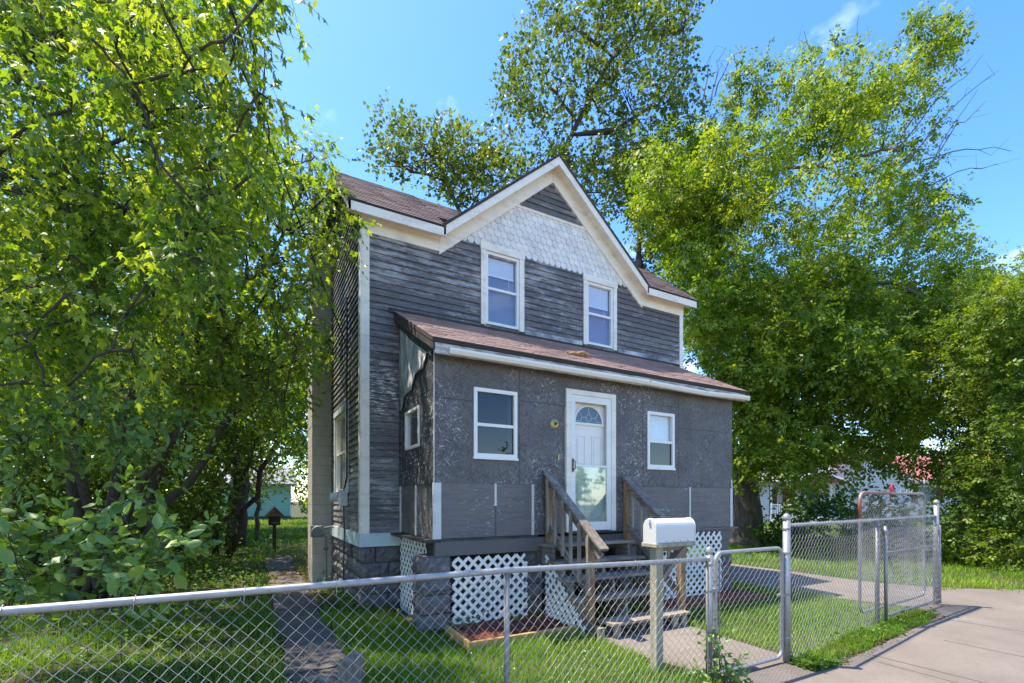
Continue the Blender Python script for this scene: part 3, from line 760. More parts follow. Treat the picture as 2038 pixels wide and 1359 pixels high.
# small side window
sash_window('window', SPW[0], SPW[1], SPW[2], SPW[3], 0, house, 0.0, 0.0, 0, 'brown_curtain', None, depth=0.07, fr=0.035, mid=0.02, face=lambda u, d, z: (PX0 + d, u, z))
sash_window('window', *PW1, PY, house, 0.0, 0.0, 0, 'dark_room', None, up='glass_porch', fr=0.05, mid=0.47, low='glass_dark')
sash_window('window', *PW2, PY, house, 0.0, 0.0, 0, 'lace', None, depth=0.08, fr=0.05, mid=0.47, low='glass_dark')
for w in (PW1, PW2):
    MB().box(w[0] - 0.012, w[1] + 0.012, PY - 0.035, PY + 0.0, w[2] - 0.03, w[2] - 0.001).build('window_sill', 'vinyl', house)
# plywood skirt panels and batten strips below the strand board
for a, b in ((PX0 + 0.11, 2.94), (2.97, 3.535), (5.42, 6.785), (6.82, PX1 - 0.03)):
    MB().box(a, b, PY + 0.004, PY + 0.018, 1.2, PZ0 - 0.002).build('skirt_panel', 'ply', house)
MB().box(PX0 - 0.012, PX0 + 0.10, PY - 0.008, PY + 0.018, 1.19, PZ0 - 0.001).build('batten', 'strip', house)
MB().box(2.94, 2.972, PY - 0.006, PY + 0.018, 1.62, PZ0).build('batten', 'strip', house)
MB().box(3.535, 3.575, PY - 0.006, PY + 0.003, 1.2, PZ0).build('batten', 'strip', house)
MB().box(6.785, 6.82, PY - 0.006, PY + 0.018, 1.2, PZ0).build('batten', 'strip', house)
MB().box(PX1 - 0.05, PX1 + 0.01, PY - 0.008, PY + 0.018, 1.2, PZ0).build('batten', 'strip', house)
MB().bar((PX1 - 0.012, PY - 0.01, 1.93), (PX1 - 0.03, PY - 0.01, 2.08), 0.012, 0.03, (1, 0, 0)).build('batten', 'strip', house)
for a, b in ((PY + 0.02, 6.55), (6.59, YF - 0.04)):
    MB().box(PX0 + 0.02, PX0 + 0.03, a, b, 1.2, PZ0 - 0.012).build('skirt_panel', 'ply', house)
for y in (6.57, YF - 0.08):
    MB().box(PX0 - 0.0, PX0 + 0.02, y - 0.022, y + 0.022, 1.2, PZ0 - 0.012).build('batten', 'strip', house)
# porch floor ledge, beams
led = MB().box(PX0 - 0.14, PX0 + 0.08, PY - 0.03, YF - 0.045, 1.155, 1.192); led.build('ledge_board', 'rotwood', house)
MB().box(PX0 - 0.02, 3.62, PY - 0.035, PY + 0.10, 1.165, 1.196).build('ledge_board', 'rotwood', house)
MB().box(5.3, PX1 + 0.12, PY - 0.05, PY + 0.10, 1.165, 1.196).build('ledge_board', 'ply', house)
MB().box(PX0 + 0.01, 3.86, PY - 0.028, PY + 0.05, 0.975, 1.165).build('rim_beam', 'beam', house)
MB().box(5.2, PX1, PY + 0.0, PY + 0.05, 0.98, 1.165).build('rim_beam', 'beam', house)
MB().box(PX0 + 0.03, PX0 + 0.09, PY + 0.05, YF - 0.05, 0.98, 1.155).build('rim_beam', 'rotwood', house)
MB().box(3.86, 5.2, PY + 0.0, PY + 0.05, 0.95, 1.165).build('rim_beam', 'beam', house)
MB().box(PX0 + 0.1, PX1 - 0.02, PY + 0.06, YF - 0.02, 1.10, 1.17).build('porch_floor', 'rotwood', house)
# porch roof, fascia and gutter
PRL = (5.60, 3.715); PRH = (YF - 0.005, 4.665)
mb = MB().prism([PRL, PRH, (PRH[0], PRH[1] - 0.05), (PRL[0] + 0.01, PRL[1] - 0.045)], 'x', 1.985, 8.10)
pr = mb.build('porch_roof', 'roof_edge', house)
sh = shingles(MB(), (1.985, PRL[0] - 0.01, PRL[1]), (1, 0, 0), (0, PRH[0] - PRL[0], PRH[1] - PRL[1]), 6.115, math.hypot(PRH[0] - PRL[0], PRH[1] - PRL[1]), 0.118)
o_ = sh.build('shingle_courses', 'roof_red', pr); o_['kind'] = 'stuff'
MB().prism([(PRL[0] + 0.01, 3.575), (PRH[0] - 0.02, 4.50), (PRH[0] - 0.02, 4.60), (PRL[0] + 0.01, 3.665)], 'x', 1.99, 2.02).build('rake_fascia', 'rotwood', house)
MB().box(2.02, 8.08, PRL[0] + 0.02, PRL[0] + 0.055, 3.53, 3.665).build('eave_fascia', 'fascia_old', house)
MB().box(2.02, 8.08, PRL[0] + 0.056, PY - 0.008, 3.64, 3.66).build('eave_soffit', 'fascia_old', house)
MB().box(X0 + 0.4, CR, YF - 0.040, YF - 0.001, 4.63, 4.70).build('flashing', 'roof_edge', house)
for a, b, za, zb in ((2.20, 5.62, 3.555, 3.560), (5.60, 6.95, 3.560, 3.535), (6.93, 8.12, 3.535, 3.575)):
    prof = [(0, 0.0), (-0.035, 0.005), (-0.062, 0.045), (-0.062, 0.072), (-0.054, 0.072), (-0.054, 0.047), (-0.03, 0.012), (-0.005, 0.008), (-0.005, 0.07), (0, 0.07)]
    m = MB(); nn = len(prof)
    for x, zz_ in ((a, za), (b, zb)): m.v += [(x, PRL[0] + 0.015 + u, zz_ - 0.02 + v) for u, v in prof]
    m.f = [(i, nn + i, nn + (i + 1) % nn, (i + 1) % nn) for i in range(nn)] + [tuple(range(nn)), tuple(range(nn, 2 * nn))]
    m.build('gutter', 'vinyl', house)
for x in (2.205, 8.115):
    MB().box(x - 0.004, x + 0.004, PRL[0] - 0.045, PRL[0] + 0.014, 3.54, 3.60).build('gutter_end_cap', 'vinyl', house)
# peeled flashing strip along the wall above the porch roof
for a, b in ((4.37, 5.66), (6.56, CR)):
    MB().box(a, b, YF - 0.038, YF - 0.006, 4.70, 4.78).build('patched_board', 'wrap', house)

# ------------------------------------------------------------------ front door
dr = MB().box(DR[0] - 0.04, DR[0] + 0.045, PY - 0.035, PY + 0.06, DR[2] - 0.005, DR[3] + 0.04)
dr.box(DR[1] - 0.045, DR[1] + 0.045, PY - 0.035, PY + 0.06, DR[2] - 0.005, DR[3] + 0.04)
dr.box(DR[0] + 0.045, DR[1] - 0.045, PY - 0.035, PY + 0.06, DR[3] - 0.035, DR[3] + 0.04)
door = dr.build('front_door', 'trim', house)
a, b, zb, zt = DR[0] + 0.05, DR[1] - 0.05, DR[2] + 0.01, DR[3] - 0.04
MB().box(a, b, PY + 0.055, PY + 0.095, zb, zt).build('door_leaf', 'door', door)
st = MB()
for r_ in ((a, a + 0.075, zb, zt), (b - 0.085, b, zb, zt), (a + 0.075, b - 0.085, zt - 0.10, zt), (a + 0.075, b - 0.085, zb, zb + 0.13)):
    st.box(r_[0], r_[1], PY - 0.03, PY + 0.0, r_[2], r_[3])
st.build('storm_door', 'door', door)
zm = zb + 0.985
MB().box(a + 0.075, b - 0.085, PY - 0.024, PY - 0.006, zm - 0.015, zm + 0.015).build('storm_door_crossbar', 'vinyl', door)
MB().box(a + 0.075, b - 0.085, PY - 0.016, PY - 0.012, zb + 0.13, zm - 0.015).build('storm_door_pane', 'stormglass', door)
cx, cz, fr = (a + b) / 2 - 0.0, zt - 0.40, 0.255
arc = [(cx + fr * math.cos(t), cz + fr * math.sin(t)) for t in np.linspace(0, math.pi, 17)]
MB().prism(arc, 'y', PY + 0.047, PY + 0.055).build('fanlight', 'fanglass', door)
fl = MB(); rr = fr + 0.022
fl.tube([(cx + rr * math.cos(t), PY + 0.047, cz + rr * math.sin(t)) for t in np.linspace(-0.05, math.pi + 0.05, 19)], 0.022, 6)
fl.bar((cx - rr - 0.03, PY + 0.045, cz - 0.012), (cx + rr + 0.03, PY + 0.045, cz - 0.012), 0.03, 0.035)
fl.build('fanlight_frame', 'door', door)
cm = MB()
for p, q in (((0, 0), (-.06, .09)), ((0, 0), (.06, .09)), ((-.06, .09), (0, .16)), ((.06, .09), (0, .16)), ((0, .16), (0, .25)), ((-.06, .09), (-.13, .09)), ((.06, .09), (.13, .09)),
             ((-.13, .09), (-.16, .03)), ((.13, .09), (.16, .03)), ((-.16, .03), (-.25, .03)), ((.16, .03), (.25, .03)), ((-.13, .09), (-.18, .17)), ((.13, .09), (.18, .17))):
    cm.bar((cx + p[0], PY + 0.046, cz + p[1]), (cx + q[0], PY + 0.046, cz + q[1]), 0.004, 0.006, (0, 1, 0))
cm.build('came', 'vinyl', door)
for u0, u1, z0, z1 in ((-.26, -.06, .98, 1.46), (.06, .26, .98, 1.46), (-.26, -.06, .18, .80), (.06, .26, .18, .80)):
    m = MB()
    for q in ((u0, u1, z0, z0 + .018), (u0, u1, z1 - .018, z1), (u0, u0 + .018, z0 + .018, z1 - .018), (u1 - .018, u1, z0 + .018, z1 - .018)):
        m.box(cx + q[0], cx + q[1], PY + 0.043, PY + 0.055, zb + q[2], zb + q[3])
    m.box(cx + u0 + .045, cx + u1 - .045, PY + 0.046, PY + 0.055, zb + z0 + .045, zb + z1 - .045)
    m.build('door_panel', 'door', door)
hd = MB().box(a + 0.012, a + 0.04, PY - 0.042, PY - 0.031, zm - 0.10, zm + 0.10)
hd.tube([(a + 0.026, PY - 0.04, zm + 0.07), (a + 0.03, PY - 0.085, zm + 0.06), (a + 0.034, PY - 0.085, zm - 0.05), (a + 0.028, PY - 0.04, zm - 0.07)], 0.008, 6)
hd.build('handle', 'bronze', door)
MB().box(DR[0] - 0.05, DR[1] + 0.06, PY - 0.10, PY + 0.09, 1.197, 1.222).build('threshold', 'rotwood', door)
# porch light base and doorbell
lt = MB().lathe([(0.005, 0), (0.07, 0.0), (0.075, -0.012), (0.06, -0.022), (0.028, -0.03), (0.02, -0.045), (0.012, -0.045)], (3.92, PY - 0.004, 2.82), 'y', 12)
lt = lt.build('porch_light_base', 'brass', house, False)
MB().lathe([(0.016, 0), (0.018, -0.025), (0.002, -0.026)], (3.918, PY - 0.049, 2.815), 'y', 8).build('lamp_socket', 'black', lt)
MB().box(3.982, 4.006, PY - 0.016, PY - 0.004, 2.29, 2.37).build('doorbell', 'brass', house)

# ------------------------------------------------------------------ foundation: rock-faced blocks
def rock_mesh(seed, w, h):
    r = np.random.default_rng(seed); nx, nz = 7, 4; m = MB()
    for j in range(nz + 1):
        for i in range(nx + 1):
            e = 0.0 if i in (0, nx) or j in (0, nz) else 1.0
            m.v.append(((i / nx - 0.5) * w + e * r.uniform(-.015, .015), -0.012 - e * r.uniform(0.008, 0.05), (j / nz) * h + e * r.uniform(-.012, .012)))
    for j in range(nz):
        for i in range(nx):
            p = j * (nx + 1) + i; m.f.append((p, p + 1, p + nx + 2, p + nx + 1))
    ring = [i for i in range(nx + 1)] + [j * (nx + 1) + nx for j in range(1, nz + 1)] + [nz * (nx + 1) + i for i in range(nx - 1, -1, -1)] + [j * (nx + 1) for j in range(nz - 1, 0, -1)]
    b0 = len(m.v)
    for p in ring: x, y, z = m.v[p]; m.v.append((x, 0.03, z))
    for q in range(len(ring)):
        q2 = (q + 1) % len(ring); m.f.append((ring[q], b0 + q, b0 + q2, ring[q2]))
    return raw(m, 'foundation_block', 'stone')
ROCK = [rock_mesh(s, 0.40, 0.225) for s in range(6)]
found = MB().box(X0 + 0.03, X1 - 0.03, YF + 0.02, YB, -0.1, 0.99).build('foundation', 'mortar', house)
for c in range(4):
    z = 0.012 + c * 0.243; off = 0.2 * (c % 2)
    x = X0 + 0.20 - (0.0 if c % 2 == 0 else 0.2)
    for k in range(17):
        xc = X0 + 0.21 + k * 0.412 - off
        w = 1.0
        if xc - 0.2 < X0: w = 0.49; xc = X0 + 0.105
        if xc + 0.2 > X1: continue
        if 2.6 < xc < 7.6 and c > 4: continue
        inst(rnd.choice(ROCK), 'foundation_block', found, (xc, YF + 0.02, z), (0, 0, 0), (w, 1, 1))
    for k in range(8):
        yc = YF + 0.21 + k * 0.412 - off
        w = 1.0
        if yc - 0.2 < YF: w = 0.49; yc = YF + 0.105
        if c == 3 and 1 < k < 3: continue
        inst(rnd.choice(ROCK), 'foundation_block', found, (X0 + 0.03, yc, z), (0, 0, -math.pi / 2), (w, 1, 1))
def pier(x0, x1, y0, n, zt):
    p = MB().box(x0 + 0.03, x1 - 0.03, y0 + 0.03, y0 + 0.37, 0, n * 0.243).build('porch_pier', 'mortar', house)
    for c in range(n):
        z = 0.012 + c * 0.243
        inst(rnd.choice(ROCK), 'foundation_block', p, ((x0 + x1) / 2, y0 + 0.03, z), (0, 0, 0), ((x1 - x0) / 0.40, 1, 1))
        inst(rnd.choice(ROCK), 'foundation_block', p, (x0 + 0.03, y0 + 0.2, z), (0, 0, -math.pi / 2), (1, 1, 1))
        inst(rnd.choice(ROCK), 'foundation_block', p, (x1 - 0.03, y0 + 0.2, z), (0, 0, math.pi / 2), (1, 1, 1))
    MB().box(x0 + 0.04, x1 - 0.04, y0 + 0.04, y0 + 0.36, n * 0.243, zt).build('pier_cap', 'beam', p)
pier(1.89, 2.28, 5.74, 4, 0.985); pier(3.42, 3.76, 5.86, 4, 0.98); pier(7.60, 7.95, 5.80, 3, 1.16); pier(5.3, 5.65, 5.9, 4, 0.98)
# lattice panels: diagonal slats clipped to the panel
def lattice(u0, u1, z0, z1, face, name='lattice_panel', mat='vinyl', top=lambda u: 9.0):
    fr_ = MB()
    pitch, w = 0.145, 0.042
    e = None
    par = MB(); P = [face(u, 0.012, zz_) for zz_ in (z0, z0 + 0.03) for u in (u0, u1)]
    a, b = face(u0, 0.010, z0 + 0.015), face(u1, 0.010, z0 + 0.015)
    panel = par.bar(a, b, 0.006, 0.03).build(name, mat, house)
    for layer, sg in ((0, 1), (1, -1)):
        k = -40
        while k < 60:
            c = k * pitch; k += 1
            # line u = c + sg*(z - z0); clip to panel
            za, zb_ = z0, z1
            ua, ub = u0 + c, u0 + c + sg * (z1 - z0)
            ts = []
            def clip(ua, za, ub, zb_):
                t0, t1 = 0.0, 1.0
                for p, q in ((ua - u0, ub - u0), (u1 - ua, u1 - ub), (top(ua) - za, top(ub) - zb_)):
                    if p < 0 and q < 0: return None
                    if p < 0: t0 = max(t0, p / (p - q))
                    elif q < 0: t1 = min(t1, p / (p - q))
                return (t0, t1) if t1 - t0 > 0.03 else None
            t = clip(ua, za, ub, zb_)
            if not t: continue
            pu = lambda s_: (ua + (ub - ua) * s_, za + (zb_ - za) * s_)
            (ua2, za2), (ub2, zb2) = pu(t[0]), pu(t[1])
            if math.hypot(ub2 - ua2, zb2 - za2) < 0.05: continue
            A, B = Vector(face(ua2, layer * 0.007, za2)), Vector(face(ub2, layer * 0.007, zb2))
            nrm = Vector(face(0, 1, 0)) - Vector(face(0, 0, 0))
            MB().bar(A, B, w, 0.006, nrm).build('slat', mat, panel)
    return panel
lattice(2.31, 3.43, 0.0, 0.97, lambda u, d, z: (u, PY - 0.05 + d, z), top=lambda u: 0.93 + 0.03 * math.sin(u * 43))
lattice(5.85, 7.59, 0.0, 1.17, lambda u, d, z: (u, PY - 0.04 + d, z), top=lambda u: 1.12 + 0.04 * math.sin(u * 43))
lattice(6.13, 7.36, 0.0, 1.12, lambda u, d, z: (PX0 + 0.01 + d, u, z))
lattice(4.70, 5.62, 0.0, 0.95, lambda u, d, z: (3.655 + d, u, z), top=lambda u: 0.06 + (u - 4.66) * 0.93)
# chimney of pale concrete block on the side wall
chim = MB().box(1.15, X0 + 0.01, 10.42, 11.18, -0.1, 8.1).build('chimney', 'mortar', house)
cbm = MB(); cbm.box(-0.19, 0.19, -0.395, 0.395, 0.0, 0.196); ME_CB = raw(cbm, 'chimney_block', 'cblock')
for c in range(40):
    inst(ME_CB, 'chimney_block', chim, (1.315 + rnd.uniform(-.003, .003), 10.80 + rnd.uniform(-.004, .004), 0.01 + c * 0.2))
# electric box, gas meter, conduits on the side wall
eb = MB().box(1.36, X0 - 0.02, 8.48, 8.68, 1.60, 1.86).build('electric_box', 'boxgrey', house)
MB().lathe([(0.075, 0), (0.08, -0.09), (0.07, -0.12), (0.0, -0.121)], (1.36, 8.80, 1.75), 'x', 12).build('electric_meter', 'boxgrey', house)
MB().box(1.40, X0 - 0.02, 8.70, 8.90, 1.62, 1.88).build('meter_socket', 'boxgrey', house)
MB().tube([(1.44, 8.30, 5.1), (1.44, 8.32, 3.0), (1.45, 8.38, 2.1), (1.43, 8.55, 1.86)], 0.014, 6).build('service_cable', 'black', house)
MB().tube([(1.43, 8.58, 1.60), (1.44, 8.56, 1.2), (1.42, 8.50, 0.6), (1.40, 8.45, 0.02)], 0.012, 6).build('service_cable', 'black', house)
gm = MB().box(1.05, 1.27, 9.85, 10.02, 0.98, 1.20); gm.lathe([(0.10, 0), (0.115, 0.02), (0.115, 0.07), (0.09, 0.10)], (1.16, 9.80, 1.09), 'y', 12)
gmt = thing('gas_meter', 'grey gas meter on its pipe riser beside the block chimney', 'gas meter', (1.25, 9.95, 0))
gm.build('meter_body', 'meter', gmt)
MB().tube([(1.27, 9.94, 1.15), (1.40, 9.90, 1.17), (1.50, 9.88, 1.17)], 0.018, 8).build('outlet_pipe', 'meter', gmt)
MB().tube([(1.27, 9.95, 1.02), (1.33, 9.95, 0.98), (1.33, 9.95, 0.0)], 0.02, 8).build('riser_pipe', 'meter', gmt)
MB().lathe([(0.02, 0), (0.05, 0.02), (0.055, 0.05), (0.03, 0.09)], (1.33, 9.95, 0.70), 'z', 10).build('pressure_regulator', 'meter', gmt)
# dried branch debris on the porch roof
db = thing('dead_leaf_clump', 'clump of dried brown leaves lying on the red porch roof', 'leaf debris', (4.62, 6.22, 4.04))
m = MB()
for i in range(12):
    a = rnd.uniform(-0.4, 0.4); L = rnd.uniform(0.12, 0.30); x = 4.62 + rnd.uniform(-.12, .1); y = 6.2 + rnd.uniform(-.10, .05); zz_ = 4.035 + (y - 6.2) * 0.52 + rnd.uniform(0, .06)
    m.tube([(x - L / 2, y, zz_), (x, y + rnd.uniform(-.02, .02), zz_ + rnd.uniform(0, .04)), (x + L / 2, y + a * L, zz_ + a * L * .5 + .01)], [.018, .026, .008], 5)
m.build('twigs', 'wood_rust', db)['kind'] = 'stuff'

# ------------------------------------------------------------------ wooden stairs
stx0, stx1 = 3.62, 5.20
stairs = thing('porch_stairs', 'weathered wooden porch stairs with railings on both sides', 'stairs', (4.4, 4.9, 0))
TR = [(0.20, 4.42), (0.43, 4.80), (0.655, 5.04), (0.86, 5.25), (1.08, 5.47)]
for i, (zt, yf) in enumerate(TR):
    dpt = 0.30
    x1 = stx1 + (0.0 if i else 0.0)
    for k in range(2):
        MB().box(stx0 + (0.22 if i == 0 else 0) , x1, yf + k * 0.145, yf + k * 0.145 + 0.138, zt - 0.038, zt + rnd.uniform(-.003, .003)).build('tread', 'wood_x', stairs, bevel=0.004)
MB().box(stx0, stx1, 5.76, 5.80, 1.04, 1.075).build('tread', 'wood_x', stairs)
for x in (3.72, 4.42, 5.10):
    pl = [(4.50, 0.0), (4.50, 0.16), (4.80, 0.16), (4.82, 0.39), (5.05, 0.39), (5.07, 0.615), (5.27, 0.615), (5.29, 0.82), (5.49, 0.82), (5.51, 1.04), (5.79, 1.04), (5.79, 0.80), (5.0, 0.0)]
    MB().prism(pl, 'x', x - 0.02, x + 0.02).build('stringer', 'wood_y', stairs)
for x in (3.70, 3.95, 4.95, 5.12): MB().box(x - 0.045, x + 0.045, 4.45, 4.49, 0.0, 0.162).build('riser_post', 'wood_z', stairs)
def rail(x, ytop, ztop, ybot, zbot, side):
    d = Vector((0, ybot - ytop, zbot - ztop)).normalized()
    MB().bar((x, ytop, ztop), (x, ybot, zbot), 0.135, 0.04, (0, 0.5, 1)).build('handrail', 'wood_y', stairs, bevel=0.006)
    MB().bar((x + 0.0, ytop - 0.02, ztop - 0.095), (x, ybot + 0.06, zbot - 0.09), 0.04, 0.09, (0, 0.5, 1)).build('rail_backing', 'wood_y', stairs)
    MB().bar((x, ytop - 0.03, ztop - 0.74), (x, ybot + 0.25, zbot - 0.64), 0.04, 0.09, (0, 0.5, 1)).build('lower_rail', 'wood_y', stairs)
    for k in range(6):
        t = (k + 0.7) / 7.0
        y = ytop + (ybot - ytop) * t; z = ztop + (zbot - ztop) * t
        MB().box(x - 0.06 * side - 0.018, x - 0.06 * side + 0.018, y - 0.018, y + 0.018, z - 0.78, z - 0.02).build('baluster', 'wood_z', stairs)
rail(3.78, 5.80, 2.11, 4.50, 1.09, 1); rail(5.27, 5.80, 2.09, 4.50, 1.07, -1)
MB().box(3.735, 3.825, 4.735, 4.825, 0.0, 1.20).build('newel_post', 'wood_rust', stairs, bevel=0.004)
MB().box(5.225, 5.315, 4.60, 4.69, 0.0, 1.10).build('newel_post', 'wood_rust', stairs, bevel=0.004)
MB().box(3.755, 3.825, 5.70, 5.775, 1.0, 2.06).build('newel_post', 'wood_rust', stairs)
MB().box(5.235, 5.305, 5.70, 5.775, 1.0, 2.04).build('newel_post', 'wood_rust', stairs)

# ------------------------------------------------------------------ mulch bed, mailbox, stump, cut log
bed = thing('mulch_bed', 'red mulch bed edged with new yellow timber in front of the lattice', 'flower bed', (2.9, 5.2, 0))
m = MB(); nx, ny = 26, 14
for j in range(ny + 1):
    for i in range(nx + 1):
        m.v.append((2.2 + 1.5 * i / nx, 4.92 + 0.95 * j / ny, 0.045 + rnd.uniform(-.012, .02) + 0.03 * j / ny))
for j in range(ny):
    for i in range(nx):
        p = j * (nx + 1) + i; m.f.append((p, p + 1, p + nx + 2, p + nx + 1))
mul = m.build('mulch', 'mulch', bed)
ch = MB()
for i in range(900):
    x, y = rnd.uniform(2.22, 3.66), rnd.uniform(4.95, 5.8); a = rnd.uniform(0, 3.14); L = rnd.uniform(.015, .045); z = 0.06 + rnd.uniform(0, .02)
    dx, dy = math.cos(a) * L, math.sin(a) * L
    ch.bar((x - dx, y - dy, z), (x + dx, y + dy, z + rnd.uniform(-.01, .014)), .009, .004)
o_ = ch.build('mulch_chips', 'mulch', bed); o_['kind'] = 'stuff'
MB().bar((2.15, 4.88, 0.05), (3.66, 4.88, 0.05), 0.045, 0.12).build('timber_edge', 'timber', bed, bevel=0.004)
MB().bar((2.17, 4.855, 0.05), (2.20, 5.70, 0.05), 0.045, 0.12).build('timber_edge', 'timber', bed, bevel=0.004)
bed2 = thing('mulch_patch', 'flat patch of red mulch beside the porch right of the stairs', 'flower bed', (6.7, 5.4, 0))
m = MB()
for j in range(9):
    for i in range(25):
        m.v.append((5.45 + 2.5 * i / 24, 4.98 + 0.75 * j / 8 + 0.03 * math.sin(i), 0.025 + rnd.uniform(-.008, .014)))
for j in range(8):
    for i in range(24):
        p = j * 25 + i; m.f.append((p, p + 1, p + 26, p + 25))
m.build('mulch', 'mulch', bed2)

mbx = thing('mailbox', 'white rounded metal mailbox on a squared wooden post behind the fence', 'mailbox', (3.55, 3.43, 0))
mx0, mx1, my0, my1, mz = 3.47, 4.01, 3.355, 3.525, 1.275
yc, rr = (my0 + my1) / 2, (my1 - my0) / 2
arch = [(my0, mz), (my1, mz)] + [(yc + rr * math.cos(t), mz + 0.155 + rr * math.sin(t)) for t in np.linspace(0, math.pi, 13)]
o_ = MB().prism(arch, 'x', mx0, mx1).build('box_body', 'mailbox', mbx, bevel=0.004)
rr2 = rr + 0.006
arch2 = [(yc - rr2, mz - 0.004), (yc + rr2, mz - 0.004)] + [(yc + rr2 * math.cos(t), mz + 0.155 + rr2 * math.sin(t)) for t in np.linspace(0, math.pi, 13)]
bd = MB().prism(arch2, 'x', mx0 - 0.012, mx0 + 0.012).build('box_door', 'mailbox', mbx, bevel=0.004)
MB().box(mx0 - 0.03, mx0 - 0.012, yc - 0.012, yc + 0.012, mz + 0.20, mz + 0.235).build('pull_tab', 'mailbox', bd)
MB().prism(arch2, 'x', mx1 - 0.006, mx1 + 0.006).build('box_back', 'mailbox', mbx, bevel=0.003)
for i in range(4): MB().lathe([(0.005, 0), (0.005, -0.003), (0.001, -0.004)], (3.60 + i * 0.10, my0, mz + 0.014), 'y', 6).build('rivet', 'black', mbx)
MB().box(mx0 - 0.02, mx1 - 0.01, my0 - 0.02, my1 + 0.02, mz - 0.04, mz - 0.001).build('platform_board', 'treated', mbx, bevel=0.004)
MB().box(3.505, 3.60, 3.39, 3.485, 0.0, mz - 0.041).build('post', 'treated', mbx, bevel=0.006)
MB().bar((3.60, 3.44, 0.92), (3.92, 3.44, mz - 0.06), 0.045, 0.09, (0, 1, 0)).build('brace', 'wood_x', mbx)
MB().box(3.60, 3.95, 3.41, 3.47, mz - 0.085, mz - 0.041).build('support_arm', 'wood_x', mbx)

stp = MB(); prof = [(0.135, 0.0), (0.12, 0.06), (0.108, 0.15), (0.104, 0.26), (0.10, 0.30)]
stp.lathe(prof, (0.80, 4.42, -0.01), 'z', 18)
stp.v = [(x + rnd.uniform(-.012, .012) + 0.04 * z, y + rnd.uniform(-.012, .012), z + (0.25 * (x - 0.78) + rnd.uniform(-.012, .012) if z > .2 else 0)) for x, y, z in stp.v]
tag(stp.build('tree_stump', 'stump'), 'short pale grey tree stump beside the broken path slab', 'stump')
lg = MB().tube([(0.42, 4.66, 0.075), (0.55, 4.62, 0.085), (0.66, 4.50, 0.075), (0.72, 4.34, 0.07)], [.035, .032, .03, .024], 8)
tag(lg.build('cut_log', 'stump', None, True), 'thin sawn branch lying on the path beside the stump', 'log')
# ------------------------------------------------------------------ chain-link fences and gates
def chain_fabric(p0, p1, z0, z1, r=0.0017, p=0.039, h=0.039, wave=0.012, loops=False, zend=None, bent=False):
    """zig-zag wires hooked into each other between two ground points; one tube per wire"""
    A, B = np.array(p0, float), np.array(p1, float)
    L = np.linalg.norm(B - A); d = (B - A) / L; nrm = np.array([-d[1], d[0]])
    m = MB(); nw = int(L / p)
    for i in range(nw):
        u_mid = i * p
        zt = z1 if zend is None else z1 + (zend - z1) * u_mid / L
        rows = int(round((zt - z0) / h))
        pts = []
        for j in range(rows + 1):
            u = (i + ((j + i) % 2)) * p
            z = zt - (rows - j) * h
            off = 0.0035 if (j % 2) else -0.0035
            w = wave * math.sin(u * 2.1 + z * 1.3) + 0.004 * math.sin(u * 9 + z * 7)
            jit = rnd.uniform(-.0022, .0022)
            if bent and 0.5 < u < 1.3 and 0.35 < z < 0.95: jit += 0.014 * math.sin(i * 2.7 + j * 1.9)
            q = A + d * (u + jit) + nrm * (off + w)
            pts.append((q[0], q[1], z + rnd.uniform(-.0018, .0018)))
        if loops:
            e = pts[-1]
            for a in np.linspace(-1.2, 4.0, 6):
                pts.append((e[0] + d[0] * 0.013 * math.cos(a), e[1] + d[1] * 0.013 * math.cos(a), e[2] + 0.018 + 0.016 * math.sin(a)))
        else:
            e = pts[-1]
            pts.append((e[0] + d[0] * 0.006, e[1] + d[1] * 0.006 - 0.010, e[2] + 0.016))
        m.tube(pts, r, 4, False)
    return m
def cap(m, x, y, z, r):
    return m.lathe([(r * 1.12, -0.025), (r * 1.14, 0.0), (r * 1.02, 0.022), (r * 0.6, 0.040), (r * 0.1, 0.047)], (x, y, z), 'z', 12)
def post(name, x, y, z, r, parent, mat='galv', lean=(0, 0), capped=True):
    o = MB().tube([(x, y, -0.05), (x + lean[0], y + lean[1], z)], r, 12).build(name, mat, parent, True)
    if capped: cap(MB(), x + lean[0], y + lean[1], z, r).build('post_cap', mat, o, True)
    return o
def band(x, y, z, r, parent, mat='galv_dull'):
    MB().lathe([(r * 1.02, -0.011), (r * 1.13, -0.010), (r * 1.13, 0.010), (r * 1.02, 0.011)], (x, y, z), 'z', 12).build('tension_band', mat, parent)

FY = 2.95
f1 = thing('chain_link_fence', 'low chain-link fence along the shaded side of the front yard', 'fence', (1.2, FY, 0))
rz = lambda x: 1.207 if x < 1.6 else 1.207 - 0.051 * (x - 1.6) / 2.07
xs = [-3.2, -1.0, 0.4, 1.6, 2.6, 3.68]
MB().tube([(x, FY, rz(x) - 0.004) for x in xs], 0.0215, 12).build('top_rail', 'galv', f1, True)
fab = chain_fabric((-3.2, FY - 0.030), (3.66, FY - 0.030), 0.03, 1.178, 0.0019, zend=1.145, bent=True)
fab.build('wire_mesh', 'wire', f1)['kind'] = 'stuff'
for x in (-1.5, 1.6): post('line_post', x, FY + 0.012, rz(x) - 0.02, 0.021, f1, 'galv_dull', capped=False)
for x in np.arange(-1.9, 3.6, 0.47):
    MB().tube([(x - 0.004, FY - 0.034, rz(x) - 0.06), (x, FY - 0.031, rz(x) + 0.0), (x + .002, FY, rz(x) + 0.026), (x + 0.004, FY + 0.028, rz(x)), (x + 0.004, FY + .01, rz(x) - 0.03)], 0.0022, 5).build('wire_tie', 'galv_dull', f1)
p = post('gate_post', 3.715, FY, 1.225, 0.030, f1)
for z in (0.22, 0.55, 0.86, 1.10): band(3.715, FY, z, 0.030, f1)
MB().box(3.655, 3.668, FY - 0.036, FY - 0.028, 0.05, 1.13).build('tension_bar', 'galv_dull', f1)
